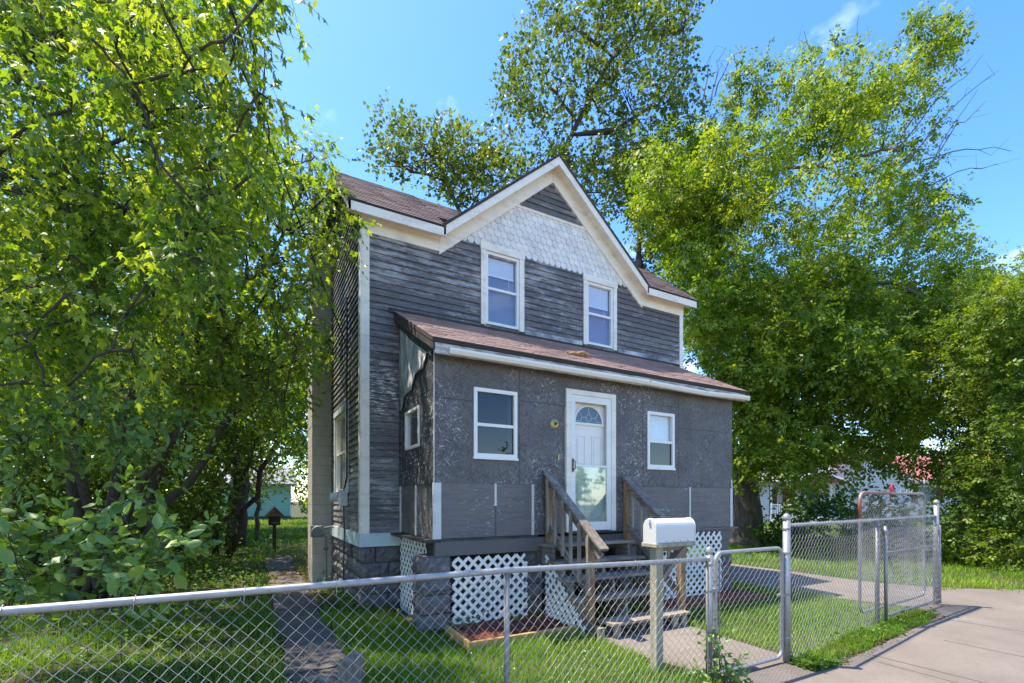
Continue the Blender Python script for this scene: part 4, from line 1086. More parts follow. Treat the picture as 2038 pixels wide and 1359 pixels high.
MB().tube([(3.66, FY, 1.15), (3.70, FY, 1.15)], 0.028, 10).build('rail_end_cup', 'galv_dull', f1)

def gate_frame(p0, p1, z0, z1, r, cr=0.09):
    A, B = np.array(p0, float), np.array(p1, float); L = np.linalg.norm(B - A); d = (B - A) / L
    pts = []
    for cu, cz, a0 in ((cr, z1 - cr, math.pi), (L - cr, z1 - cr, math.pi / 2), (L - cr, z0 + cr, 0.0), (cr, z0 + cr, -math.pi / 2)):
        for t in np.linspace(0, math.pi / 2, 6):
            a = a0 - t
            u, z = cu + cr * math.cos(a), cz + cr * math.sin(a)
            q = A + d * u; pts.append((q[0], q[1], z))
    pts.append(pts[0]); pts.append(pts[1])
    return MB().tube(pts, r, 10, False)
gt = thing('walk_gate', 'closed chain-link walk gate across the concrete front walk', 'gate', (4.33, FY, 0))
gate_frame((3.80, FY), (4.835, FY), 0.075, 1.205, 0.019).build('frame', 'galv', gt, True)
chain_fabric((3.82, FY - 0.004), (4.82, FY - 0.004), 0.10, 1.135, 0.0016, loops=True, wave=0.006).build('wire_mesh', 'wire_right', gt)['kind'] = 'stuff'
for z in (0.86, 0.30):
    MB().box(3.715, 3.80, FY - 0.014, FY + 0.014, z - 0.016, z + 0.016).build('hinge', 'galv_dull', gt)
    MB().lathe([(0.0215, -0.022), (0.0245, -0.02), (0.0245, 0.02), (0.0215, 0.022)], (3.80, FY, z), 'z', 10).build('hinge_collar', 'galv_dull', gt)
MB().box(4.80, 4.87, FY - 0.035, FY + 0.035, 0.70, 0.725).build('fork_latch', 'galv_dull', gt)
for x in (3.835, 4.80): MB().box(x - .005, x + .005, FY - 0.022, FY - 0.014, 0.16, 1.12).build('tension_bar', 'galv_dull', gt)
for z in (0.25, 0.6, 0.95):
    for x in (3.80, 4.835): band(x, FY, z, 0.0195, gt)

P = [(4.885, 2.93), (7.50, 3.25), (9.74, 3.40)]
f2 = thing('chain_link_fence', 'taller sunlit chain-link fence between the walk gate and the driveway', 'fence', (7.2, 3.2, 0))
pp = post('gate_post', *P[0], 1.515, 0.036, f2)
for z in (0.28, 0.72, 1.15, 1.40): band(*P[0], z, 0.036, f2)
pp = post('line_post', *P[1], 1.36, 0.026, f2, 'galv_dull')
pp = post('end_post', *P[2], 1.66, 0.036, f2, lean=(-0.10, -0.04))
for z in (0.3, 0.62, 1.3): band(P[2][0] - 0.06 * z, P[2][1] - 0.025 * z, z, 0.036, f2)
MB().tube([(P[0][0] + 0.04, P[0][1], 1.435), (*P[1], 1.43), (P[2][0] - 0.09, P[2][1] - .03, 1.445)], 0.017, 10).build('top_rail', 'galv', f2, True)
chain_fabric((P[0][0] + 0.06, P[0][1] - 0.024), (P[1][0], P[1][1] - 0.024), 0.04, 1.432, 0.0018, loops=True).build('wire_mesh', 'wire_right', f2)['kind'] = 'stuff'
chain_fabric((P[1][0], P[1][1] - 0.024), (P[2][0] - 0.03, P[2][1] - 0.024), 0.04, 1.44, 0.0018, loops=True).build('wire_mesh', 'wire_right', f2)['kind'] = 'stuff'

g1 = thing('drive_gate', 'tall rusty-topped chain-link drive gate swung open against the fence', 'gate', (8.4, 3.3, 0))
a, b = (7.28, 3.36), (9.60, 3.50)
gate_frame(a, b, 0.16, 1.80, 0.021, 0.11).build('frame', 'galv_dull', g1, True)
MB().tube([(a[0] - 0.002, a[1], 1.45), (a[0] - .002, a[1], 1.69), (a[0] + 0.03, a[1], 1.765), (a[0] + 0.11, a[1] + .007, 1.802), (a[0] + 1.0, a[1] + 0.06, 1.802)], 0.0225, 10).build('rusted_pipe', 'rustred', g1, True)
chain_fabric((a[0] + 0.02, a[1] - 0.006), (b[0] - 0.02, b[1] - 0.006), 0.18, 1.75, 0.0018, loops=False, wave=0.02).build('wire_mesh', 'wire_right', g1)['kind'] = 'stuff'
MB().tube([(a[0] + 1.0, a[1] + .06, 1.72), (a[0] + 1.0, a[1] + .06, 1.89), (a[0] + 1.04, a[1] + .06, 1.92), (a[0] + 1.10, a[1] + .065, 1.915), (a[0] + 1.10, a[1] + .065, 1.80)], 0.013, 8).build('latch_handle', 'red', g1)
for k in (1.35, 1.55, 1.72): MB().tube([(a[0] + k, a[1] + .08, 1.80), (a[0] + k + .03, a[1] + .08, 1.86)], 0.008, 5).build('wire_stub', 'galv_dull', g1)
g2 = thing('drive_gate', 'lower dull chain-link drive gate folded open beside the rusty-topped gate', 'gate', (8.5, 3.2, 0))
a, b = (7.60, 3.19), (9.62, 3.31)
for q, zt in ((a, 1.34), (b, 1.30)): MB().tube([(q[0], q[1], 0.06), (q[0] - 0.02, q[1], zt)], 0.021, 10).build('upright', 'galv_dull', g2, True)
MB().lathe([(0.024, -0.03), (0.03, -0.02), (0.03, 0.02), (0.024, 0.03)], (a[0] - 0.02, a[1], 1.26), 'z', 10).build('hinge_collar', 'galv_dull', g2)
for z in (0.98, 0.12): MB().tube([(a[0], a[1], z), (b[0], b[1], z)], 0.014, 8).build('cross_bar', 'galv_dull', g2, True)
chain_fabric((a[0] + 0.02, a[1] - 0.008), (b[0] - 0.02, b[1] - 0.008), 0.10, 1.30, 0.0018, wave=0.03).build('wire_mesh', 'wire_right', g2)['kind'] = 'stuff'
MB().tube([(9.60, 3.34, 0.30), (9.66, 3.33, 0.34), (9.74, 3.36, 0.30), (9.68, 3.40, 0.27), (9.60, 3.36, 0.29)], 0.012, 6).build('lock_chain', 'meter', g2)

# ------------------------------------------------------------------ overhead service cables
for k, (s, e, r_, lb) in enumerate((((dep(434, 0, 4.2)), (1.46, 8.6, 4.45), 0.011, 'thin black service cable dropping through leaves to the house side wall'),
                        ((dep(187, 0, 4.0)), (1.46, 13.2, 4.9), 0.013, 'thicker black overhead cable running back beside the house'))):
    s = Vector(s); e = Vector(e); s2 = s + (s - e) * 1.2
    pts = [s2.lerp(e, t) - Vector((0, 0, 0.9 * t * (1 - t))) + Vector((0, 0, 0.9 * 0.545 * 0.455)) * min(1, 2.2 * (1 - t)) for t in np.linspace(0, 1, 24)]
    tag(MB().tube(pts, r_, 6).build('power_cable', 'cable'), lb, 'cable')
# ------------------------------------------------------------------ vegetation tools
def tmpl(half, fold=0.25, center=None, curl=0.0):
    """leaf outline from base (0,0) to tip (1,0); returns verts, tris (two-sided blade folded at the midrib)"""
    top = half; bot = [(x, -y) for x, y in half[1:-1]][::-1]
    ring = top + bot
    c = center or (0.35, 0.0)
    V = [(c[0], 0.0, 0.0)] + [(x, y, -fold * abs(y) - curl * x * x) for x, y in ring]
    n_ = len(ring)
    return np.array(V), np.array([(0, 1 + i, 1 + (i + 1) % n_) for i in range(n_)])
LEAF = {
    'maple': tmpl([(0, 0), (0.10, 0.27), (0.24, 0.15), (0.58, 0.40), (0.56, 0.15), (1, 0)], 0.3, (0.3, 0), 0.12),
    'oval': tmpl([(0, 0), (0.18, 0.17), (0.45, 0.27), (0.75, 0.18), (1, 0)], 0.35, (0.45, 0), 0.15),
    'diamond': (np.array([(0, 0, 0), (0.42, 0.30, -0.09), (1, 0, -0.08), (0.42, -0.30, -0.09)]), np.array([(0, 2, 1), (0, 3, 2)])),
    'broad': (np.array([(0, 0, 0), (0.35, 0.42, -0.10), (0.95, 0, -0.06), (0.35, -0.42, -0.10)]), np.array([(0, 2, 1), (0, 3, 2)])),
}
v3, f3 = [], []
for k, (ang, sc) in enumerate(((0, 1.0), (0.95, 0.85), (-0.95, 0.85))):      # three leaflets on one stalk
    ca, sa = math.cos(ang), math.sin(ang); o = len(v3)
    for x, y, z in LEAF['diamond'][0]:
        x2, y2 = (x * 0.62 + 0.30) * sc, y * 0.62 * sc
        if k: x2 -= 0.12
        v3.append((x2 * ca - y2 * sa, x2 * sa + y2 * ca, z - 0.12 * x2))
    f3 += [tuple(i + o for i in t) for t in LEAF['diamond'][1]]
LEAF['trifol'] = (np.array(v3), np.array(f3))
def norm(a): return a / np.maximum(np.linalg.norm(a, axis=-1, keepdims=True), 1e-9)
def leaves(pos, dr, nr, size, kind):
    TV, TF = LEAF[kind]
    X = norm(dr); Y = norm(np.cross(nr, X)); Z = np.cross(X, Y)
    wob = rng.uniform(0.8, 1.15, (len(pos), 1, 1))
    V = pos[:, None, :] + size[:, None, None] * (X[:, None, :] * TV[None, :, 0:1] + wob * Y[:, None, :] * TV[None, :, 1:2] + Z[:, None, :] * TV[None, :, 2:3] * rng.uniform(-0.6, 2.6, (len(pos), 1, 1)))
    F = (np.arange(len(pos)) * len(TV))[:, None, None] + TF[None]
    return V.reshape(-1, 3), F.reshape(-1, 3), len(TV)
def crown(blobs, density, per, twig, size, kind, droop=0.35, spread=0.8, shell=2.4, tint=(0.45, 0.22), upn=0.8, tw_r=0.0):
    """blobs: (x, y, z, r).  density: twigs per m2 of blob surface"""
    B = np.array([b[:4] for b in blobs]); cnt = np.maximum(3, (density * 12.6 * B[:, 3] ** 2).astype(int))
    idx = np.repeat(np.arange(len(B)), cnt); N = len(idx)
    u = norm(rng.normal(size=(N, 3))); u[:, 2] = u[:, 2] * 0.9
    rr = B[idx, 3] * rng.uniform(0, 1, N) ** (1 / shell)
    p0 = B[idx, :3] + u * rr[:, None]
    d = norm(u * 0.55 + rng.normal(size=(N, 3)) * spread * 0.6 + np.array([0, 0, -droop + 0.12]))
    L = twig * rng.uniform(0.6, 1.3, N)
    bt = rng.normal(0, 0.17, len(B))[idx]
    P, D, NRM, SZ, TN = [], [], [], [], []
    for k in range(per):
        t = (k + 0.6) / per
        p = p0 + d * (L * t)[:, None] + np.array([0, 0, -1]) * (droop * L * t * t * 0.5)[:, None]
        side = norm(np.cross(d, np.array([0, 0, 1.0])) + 1e-6) * (1 if k % 2 else -1)
        q = norm(d * (0.45 + 0.5 * (k == per - 1)) + side * rng.uniform(0.2, 0.9, (N, 1)) + rng.normal(size=(N, 3)) * 0.35 + np.array([0, 0, -droop * 0.9]))
        nn_ = norm(np.array([0, 0, upn]) + rng.normal(size=(N, 3)) * 0.55 + u * 0.3)
        P.append(p); D.append(q); NRM.append(nn_); SZ.append(size * rng.uniform(0.45, 1.4, N)); TN.append(np.clip(rng.normal(tint[0], tint[1], N) + bt, 0, 1))
    pos, D, NRM, SZ, TN = map(np.concatenate, (P, D, NRM, SZ, TN))
    V, F, nv = leaves(pos, D, NRM, SZ, kind)
    T = np.repeat(TN, nv)
    tw = None
    if tw_r > 0:
        e = p0 + d * L[:, None] + np.array([0, 0, -1]) * (droop * L * 0.5)[:, None]
        st_ = p0 - d * (L * 0.3)[:, None]
        a1 = norm(np.cross(d, np.array([0.3, 0.2, 1.0]))); a2 = np.cross(d, a1)
        offs = [a1, -0.5 * a1 + 0.87 * a2, -0.5 * a1 - 0.87 * a2]
        TV = np.stack([st_ + o * tw_r for o in offs] + [e + o * tw_r * 0.5 for o in offs], 1)
        base = np.array([(0, 1, 4), (0, 4, 3), (1, 2, 5), (1, 5, 4), (2, 0, 3), (2, 3, 5)])
        tw = (TV.reshape(-1, 3), ((np.arange(N) * 6)[:, None, None] + base[None]).reshape(-1, 3))
    return V, F, T, tw
class Skeleton:
    """trunk and limbs as tapered tubes; limbs grow from the nearest fitting node"""
    def __init__(s): s.m = MB(); s.nodes = []
    def limb(s, a, b, r0, r1, bend=0.12, seg=7, sides=7, sag=0.0):
        a, b = np.array(a, float), np.array(b, float); L = np.linalg.norm(b - a); c = (a + b) / 2 + rng.normal(size=3) * bend * L * 0.5 + np.array([0, 0, sag * L])
        pts, rs = [], []
        for i in range(seg + 1):
            t = i / seg; p = (1 - t) ** 2 * a + 2 * t * (1 - t) * c + t * t * b
            if 0 < i < seg: p = p + rng.normal(size=3) * 0.018 * L
            r = r0 + (r1 - r0) * t ** 0.8
            pts.append(p); rs.append(r); s.nodes.append((p, r))
        s.m.tube(pts, rs, sides); return pts
    def attach(s, target, rmax=0.5, twig=0.012, bend=0.15, sides=6, up=0.6, kl=0.022):
        T = np.array(target); P = np.array([n_[0] for n_ in s.nodes]); R_ = np.array([n_[1] for n_ in s.nodes])
        d = np.linalg.norm(P - T, axis=1) + up * np.maximum(0, P[:, 2] - T[2] + 0.3) * 2.0 + 1.2 * np.maximum(0, 0.03 - R_) / 0.03
        k = int(np.argmin(d)); L = np.linalg.norm(P[k] - T)
        return s.limb(P[k], T, min(R_[k] * 0.62, rmax, 0.02 + kl * L), twig, bend, max(4, int(L * 1.5)), sides, 0.08)
def in_poly(x, y, poly):
    c = False; j = len(poly) - 1
    for i in range(len(poly)):
        xi, yi = poly[i]; xj, yj = poly[j]
        if (yi > y) != (yj > y) and x < (xj - xi) * (y - yi) / (yj - yi) + xi: c = not c
        j = i
    return c
def fill(poly, n_, t0, t1, rpx, jit=0.35, tfun=None, avoid=None):
    """leaf clumps spread through the volume seen inside an outline, between two distances"""
    xs_ = [p[0] for p in poly]; ys_ = [p[1] for p in poly]; out = []; tries = 0; px = []
    while len(out) < n_ and tries < n_ * 60:
        tries += 1
        x, y = rnd.uniform(min(xs_), max(xs_)), rnd.uniform(min(ys_), max(ys_))
        if not in_poly(x, y, poly): continue
        if any((x - a) ** 2 + (y - b) ** 2 < (rpx * 0.55) ** 2 for a, b in px[-int(n_ * 0.5):]) and rnd.random() < 0.85: continue
        t = rnd.uniform(t0, t1) if not tfun else tfun(x, y)
        p = dep(x, y, t); r = rpx * rnd.uniform(1 - jit, 1 + jit) * t / FPX
        if p[2] - r * 0.7 < 0.05: p[2] = 0.05 + r * 0.7
        if avoid and avoid(p, r): continue
        out.append((p[0], p[1], p[2], r)); px.append((x, y))
    return out
def hits_house(p, r):
    return 1.3 - r < p[0] < 8.9 + r and 5.5 - r < p[1] < 13.8 + r and p[2] < 8.2
def make_tree(name, label, cat, base, skel, blobs, leafmat, bark, group=None, subs=3, twig=0.012, cr=None, limbs=True, trunkname='trunk', stuff=False, rmax=0.3):
    t = thing(name, label, cat, tuple(base), group)
    if limbs:
        bl = sorted(blobs, key=lambda b: (b[0] - base[0]) ** 2 + (b[1] - base[1]) ** 2 + (b[2] - base[2]) ** 2)
        for b in bl:
            skel.attach(b[:3], rmax, twig)
            for k in range(subs):
                q = norm(rng.normal(size=3)) * b[3] * 0.9
                skel.attach((b[0] + q[0], b[1] + q[1], b[2] + q[2]), 0.03, 0.004, 0.25, 4, 0.2)
    if skel.m.v: skel.m.build(trunkname, bark, t, True)
    V, F, T, tw = crown(blobs, **cr)
    npmesh('crown', V, F, leafmat, t, T)['kind'] = 'stuff'
    if tw: npmesh('twigs', tw[0], tw[1], 'bark', t)['kind'] = 'stuff'
    return t
NTRI = {}

# ------------------------------------------------------------------ big light-green tree right of the house
bs = dep(1484, 1084, 18.0); bs[2] = 0
sk = Skeleton()
m = MB()
tp = [(-.1, .86), (.12, .74), (.3, .66), (.6, .59), (1.2, .54), (1.9, .50), (2.7, .46), (3.4, .40)]
sk.m.tube([bs + [0.04 * math.sin(z * 2), 0.03 * math.cos(z * 3), z] for z, r in tp], [r for z, r in tp], 16)
sk.nodes += [(bs + [0, 0, z], r) for z, r in tp[4:]]
for tx, ty, tt, r0 in ((1560, 620, 18.5, 0.26), (1440, 560, 18.0, 0.22), (1700, 560, 17.5, 0.27), (1330, 430, 18.5, 0.16), (1500, 330, 19, 0.2), (1640, 330, 18, 0.18), (1790, 300, 18.5, 0.16), (1850, 600, 16.5, 0.17), (1760, 800, 16.0, 0.17), (1600, 850, 16, 0.14)):
    sk.attach(dep(tx, ty, tt), 0.34, r0 * 0.36, 0.10, 9, 0.6, 0.045)
poly = [(1285, 330), (1345, 270), (1430, 215), (1490, 150), (1560, 130), (1650, 120), (1700, 165), (1770, 150), (1835, 200), (1860, 260), (1850, 350), (1880, 420), (1890, 500), (1960, 560), (2010, 640), (2040, 840), (1980, 890), (1880, 880), (1760, 890), (1640, 880), (1550, 930), (1490, 930), (1475, 800), (1420, 720), (1385, 620), (1310, 520), (1285, 420)]
bl = fill(poly, 170, 14.5, 21.5, 42, avoid=hits_house)
bl += fill([(1375, 600), (1490, 560), (1510, 930), (1470, 950), (1440, 900), (1400, 760)], 26, 15.0, 20, 42)
bl += fill([(1400, 600), (1500, 560), (1700, 560), (1850, 620), (1880, 860), (1700, 870), (1560, 920), (1490, 900)], 60, 14.0, 19, 48, avoid=hits_house)
bl += fill([(1640, 880), (1900, 870), (1930, 930), (1860, 945), (1760, 925), (1700, 935)], 14, 14.0, 16.5, 26)
bl += fill([(1500, 890), (1700, 885), (1690, 930), (1530, 945)], 7, 15.0, 17.5, 24)
bl += fill([(1275, 330), (1400, 300), (1420, 560), (1330, 520)], 22, 16, 20, 40)
bl += fill([(1800, 30), (1880, 12), (1905, 60), (1880, 105), (1840, 140), (1790, 150), (1760, 120)], 12, 17, 18.5, 24)
bl += fill([(1700, 160), (1800, 120), (1850, 180), (1770, 260)], 6, 17, 18.5, 26)
rt_tree = make_tree('leafy_tree', 'big light-green leafy tree with a thick furrowed trunk beside the driveway', 'tree', bs, sk, bl, 'leaf_right', 'bark_grey', subs=2,
          cr=dict(density=5.6, per=6, twig=0.6, size=0.24, kind='trifol', droop=0.35, spread=0.55, shell=3.2, tint=(0.48, 0.2)))
# bare dead shoots standing out of its crown
ds = MB()
for x0, y0, x1, y1 in ((1660, 300, 1690, 80), (1640, 240, 1600, 60), (1690, 180, 1712, 30), (1760, 330, 1960, 110), (1780, 350, 1990, 130), (1800, 420, 1945, 180), (1840, 320, 2010, 300), (1830, 380, 1985, 330), (1870, 300, 1950, 220), (1800, 260, 1930, 120), (1700, 420, 1840, 280), (1720, 440, 1880, 240), (1650, 420, 1760, 230), (1415, 210, 1440, 90), (1405, 200, 1412, 110), (1420, 190, 1480, 95), (1465, 190, 1462, 112)):
    a, b = dep(x0, y0, 17.4 + rnd.uniform(-.5, .5)), dep(x1, y1, 17.2 + rnd.uniform(-.8, .8)); pts = []
    for i in range(7):
        t = i / 6; q = a + (b - a) * t + rng.normal(size=3) * 0.05 + np.array([0, 0, 0.25 * math.sin(t * 3.14)]); pts.append(q)
    ds.tube(pts, [0.022 * (1 - t / 7.5) + 0.003 for t in range(7)], 5)
    for k in range(2):
        q = pts[rnd.randint(2, 5)]; ds.tube([q, q + (b - a) * 0.12 + rng.normal(size=3) * 0.18, q + (b - a) * 0.25 + rng.normal(size=3) * 0.3], [0.009, 0.006, 0.003], 4)
ds.build('dead_shoots', 'bark_grey', rt_tree)['kind'] = 'stuff'

# ------------------------------------------------------------------ tall airy tree behind the house
bs = dep(1165, 1060, 21.0); bs[2] = 0
sk = Skeleton()
f0 = dep(1150, 470, 21)
sk.limb(bs, f0, 0.5, 0.36, 0.02, 8, 10)
for tx, ty, tt, r1 in ((1120, 300, 21, .16), (1175, 190, 21.5, .13), (1225, 260, 21, .14), (1270, 60, 21, .06), (1150, 60, 21, .07), (1310, 210, 21.5, .07), (1090, 170, 20.5, .06), (1210, -60, 21, .05), (1360, 60, 21, .05)):
    sk.attach(dep(tx, ty, tt), 0.24, r1, 0.08, 8, 0.9)
bl = fill([(1030, 80), (1075, 10), (1090, -110), (1380, -110), (1390, 10), (1375, 100), (1390, 190), (1370, 245), (1320, 290), (1255, 320), (1240, 400), (1195, 385), (1110, 310), (1030, 285), (1015, 205)], 125, 18.0, 24, 32)
bl += fill([(1120, 330), (1260, 300), (1330, 330), (1360, 420), (1250, 430)], 22, 20, 24, 32)
make_tree('airy_tree', 'tall airy tree with dark upright limbs rising behind the gable', 'tree', bs, sk, bl, 'leaf_back', 'bark', subs=3,
          cr=dict(density=4.0, per=5, twig=0.5, size=0.17, kind='broad', droop=0.1, tint=(0.42, 0.24)))
bs = dep(925, 1060, 20.0); bs[2] = 0
sk = Skeleton()
sk.limb(bs, dep(925, 440, 20), 0.36, 0.22, 0.02, 7, 8)
for tx, ty, tt, r1 in ((880, 350, 20, .11), (840, 290, 20, .06), (930, 330, 20, .07), (985, 300, 20.5, .06), (800, 330, 19.5, .04)):
    sk.attach(dep(tx, ty, tt), 0.16, r1, 0.1, 7, 0.9)
bl = fill([(745, 285), (785, 215), (830, 215), (850, 260), (895, 240), (950, 290), (1000, 300), (1010, 360), (975, 410), (900, 395), (850, 350), (800, 330), (765, 335)], 50, 18.0, 22, 28)
bl += fill([(960, 280), (1040, 290), (1090, 330), (1080, 390), (980, 410)], 16, 18.5, 22, 28)
make_tree('airy_tree', 'lower airy tree leaning out behind the brown side roof', 'tree', bs, sk, bl, 'leaf_back', 'bark', subs=3,
          cr=dict(density=4.6, per=5, twig=0.45, size=0.16, kind='broad', droop=0.05, tint=(0.42, 0.24)))
# sparse tree between the gable and the big tree
bs = dep(1262, 1060, 19.5); bs[2] = 0
sk = Skeleton()
sk.limb(bs, dep(1270, 520, 19.5), 0.3, 0.2, 0.03, 6, 8)
for tx, ty, tt, r1 in ((1265, 330, 19.5, .09), (1245, 230, 19.5, .03), (1310, 390, 19.5, .05), (1235, 350, 19, .03), (1290, 270, 19, .03), (1320, 480, 19.5, .04), (1225, 280, 19, .02)):
    sk.attach(dep(tx, ty, tt), 0.13, r1, 0.1, 6, 0.9)
bl = fill([(1230, 370), (1250, 300), (1300, 300), (1330, 420), (1340, 560), (1290, 560), (1250, 450)], 40, 18.5, 21.5, 26)
make_tree('sparse_tree', 'sparse grey-barked tree with bare twigs close behind the gable slope', 'tree', bs, sk, bl, 'leaf_back', 'bark_grey', subs=5,
          cr=dict(density=3.6, per=4, twig=0.45, size=0.17, kind='broad', droop=0.1, tint=(0.45, 0.22)))

# ------------------------------------------------------------------ silver maples at the left, leaning over the yard
def lean_house(p, r): return p[0] + r * 0.6 > 1.42 and p[1] > 6.9 or (p[0] > 1.75)
bs = np.array([-2.3, 10.6, 0.0])
sk = Skeleton()
for i, (tx, ty, tt, r0) in enumerate(((560, 620, 8.0, .09), (440, 560, 8.0, .11), (330, 420, 7.2, .12), (180, 300, 6.5, .10), (600, 380, 7.5, .07), (80, 420, 6.0, .09))):
    st_ = bs + [0.28 * math.cos(i * 1.05), 0.28 * math.sin(i * 1.05), 0]
    e = dep(tx, ty, tt); mid = st_ * 0.45 + e * 0.55; mid[2] *= 0.9
    sk.limb(st_ + [0, 0, -.1], mid, r0, r0 * 0.7, 0.06, 6, 8); sk.limb(mid, e, r0 * 0.7, r0 * 0.35, 0.08, 6, 7)
polyR = [(300, -90), (590, -90), (598, 40), (600, 110), (575, 185), (615, 255), (640, 310), (668, 385), (685, 460), (680, 560), (672, 650), (640, 740), (600, 800), (480, 770), (400, 700), (300, 640)]
bl = fill([(300, 330), (420, 280), (560, 270), (630, 290), (662, 360), (676, 430), (672, 560), (660, 650), (635, 740), (590, 810), (480, 800), (400, 780), (300, 780)], 125, 5.8, 9.0, 42, avoid=lean_house)
bl += fill([(-70, 380), (330, 340), (340, 760), (-70, 800)], 70, 6.0, 9.5, 52, avoid=lean_house)
make_tree('silver_maple', 'multi-stemmed silver maple leaning over the side path towards the house', 'tree', bs, sk, bl, 'leaf_maple', 'bark', subs=2, rmax=0.09,
          cr=dict(density=16.0, per=6, twig=0.34, size=0.092, kind='maple', droop=0.5, tint=(0.48, 0.24), tw_r=0.002))
bs = np.array([-4.6, 5.2, 0.0])
sk = Skeleton()
sk.limb(bs, bs + [0.2, -0.2, 3.2], 0.26, 0.2, 0.04, 6, 10)
for tx, ty, tt in ((120, 350, 4.6), (280, 250, 4.4), (60, 120, 4.4), (340, 430, 4.6), (60, 620, 4.2), (440, 120, 4.8), (520, 220, 4.6), (470, -60, 4.6)):
    sk.attach(dep(tx, ty, tt), 0.1, 0.02, 0.1, 7)
bl = fill([(-60, -90), (545, -90), (548, 50), (545, 120), (520, 190), (545, 250), (560, 300), (520, 350), (480, 420), (400, 540), (300, 640), (240, 760), (-60, 820)], 135, 3.3, 5.2, 50)
bl += [(rng.uniform(-6.5, -1.2), rng.uniform(5.5, 10.5), rng.uniform(7.0, 9.8), rng.uniform(0.5, 0.85)) for i in range(14)]  # upper crown clumps above the view, added to shade the side yard
make_tree('silver_maple', 'near silver maple hanging its long drooping leaves over the low fence', 'tree', bs, sk, bl, 'leaf_maple', 'bark', subs=2, rmax=0.06,
          cr=dict(density=35.0, per=6, twig=0.28, size=0.080, kind='maple', droop=0.55, tint=(0.55, 0.26), tw_r=0.0018))
# oval-leaved saplings low down behind and over the fence
def shrub(name, label, base, blobs, mat, kind, size, density, per, twig, droop, tint=(0.5, 0.22), group=None, bark='bark', subs=2, cat='shrub', rmax=.02, ss=1.0):
    sk = Skeleton()
    for k in range(4):
        a = rng.uniform(0, 6.28); sk.limb(np.array(base) + [0.06 * math.cos(a), 0.06 * math.sin(a), -0.05], np.array(base) + [0.25 * ss * math.cos(a), 0.25 * ss * math.sin(a), 0.5 * ss], 0.02 * ss, 0.013 * ss, 0.1, 4, 5)
    return make_tree(name, label, cat, base, sk, blobs, mat, bark, group, subs, 0.004, trunkname='stems', rmax=rmax,
                     cr=dict(density=density, per=per, twig=twig, size=size, kind=kind, droop=droop, tint=tint, tw_r=0.0016))
bl = fill([(60, 800), (240, 780), (370, 850), (360, 900), (250, 930), (120, 950), (-40, 960), (-40, 820)], 14, 4.0, 4.9, 50)
shrub('honeysuckle_bush', 'tall oval-leaved bush under the maple leaves behind the fence', (-2.4, 4.9, 0), bl, 'leaf_oval', 'oval', 0.085, 16, 6, 0.30, 0.35)
bl = fill([(-40, 1010), (50, 1000), (110, 1050), (110, 1120), (70, 1180), (-40, 1190)], 9, 2.75, 3.35, 40)
shrub('honeysuckle_bush', 'oval-leaved bush spilling over the fence rail farthest from the walk gate', (-1.35, 3.35, 0), bl, 'leaf_oval', 'oval', 0.095, 30, 7, 0.22, 0.15, (0.62, 0.25), ss=0.5, rmax=.009)
bl = fill([(190, 1050), (250, 1020), (330, 1050), (345, 1110), (300, 1165), (220, 1165), (180, 1110)], 11, 2.85, 3.5, 38)
bl += [(*dep(232, 1000, 3.0), 0.06), (*dep(290, 1000, 3.0), 0.06), (*dep(232, 1185, 2.72), 0.06)]
shrub('honeysuckle_bush', 'oval-leaved bush with upright shoots leaning on the fence top rail', (-0.75, 3.45, 0), bl, 'leaf_oval', 'oval', 0.095, 30, 7, 0.22, 0.12, (0.62, 0.25), ss=0.5, rmax=.009)

# dark saplings and stems of the little wood behind
for i, (px_, t_, ppx, n_, lab) in enumerate(((90, 11.0, [(-60, 600), (200, 620), (240, 1000), (-60, 1040)], 46, 'leaning young tree at the dark far corner of the side yard'),
                                     (300, 12.5, [(200, 620), (430, 640), (450, 980), (220, 1020)], 44, 'thin leaning tree in the middle of the dark side wood'),
                                     (420, 14.0, [(380, 640), (620, 700), (600, 860), (420, 930)], 36, 'slender tree whose leaves hang beside the block chimney'))):
    bs = dep(px_, 1000, t_); bs[2] = 0; sk = Skeleton()
    for k in range(4):
        a = bs + [rnd.uniform(-.9, .9), rnd.uniform(-.6, .6), 0]
        sk.limb(a, a + [rnd.uniform(0.6, 2.2), rnd.uniform(-.6, .6), rnd.uniform(3.0, 5.0)], rnd.uniform(.06, .12), .035, 0.06, 7, 7)
    bl = fill(ppx, n_, t_ - 2.5, t_ + 2.0, 46, avoid=lean_house)
    make_tree('young_tree', lab, 'tree', bs, sk, bl, 'leaf_dark', 'bark', 'young trees of the side wood', subs=2, rmax=.05,
              cr=dict(density=6.5, per=5, twig=0.4, size=0.12, kind='broad', droop=0.4, tint=(0.42, 0.24)))
bs = dep(466, 1060, 17.0); bs[2] = 0; sk = Skeleton()
sk.limb(bs, bs + [0.25, 0.1, 3.2], 0.34, 0.27, 0.03, 6, 12)
sk.limb(bs + [0.25, .1, 3.1], bs + [1.0, 0.4, 5.6], .18, .1, 0.05, 5, 8); sk.limb(bs + [0.22, .1, 3.0], bs + [-1.2, 0.3, 5.4], .18, .1, 0.05, 5, 8)
bl = fill([(300, 700), (560, 760), (600, 860), (560, 920), (490, 905), (430, 930), (320, 900)], 30, 14.5, 20, 44, avoid=lean_house)
make_tree('yard_tree', 'thick dark trunk tree standing at the back of the side lawn', 'tree', bs, sk, bl, 'leaf_dark', 'bark', subs=2,
          cr=dict(density=5, per=5, twig=0.45, size=0.13, kind='broad', droop=0.35, tint=(0.5, 0.25)))
bs = dep(508, 1060, 19.0); bs[2] = 0; sk = Skeleton()
sk.limb(bs, bs + [0.15, 0, 2.2], 0.10, 0.075, 0.03, 6, 8); sk.limb(bs + [.15, 0, 2.2], bs + [0.3, 0, 5], .075, .04, 0.05, 5, 7)
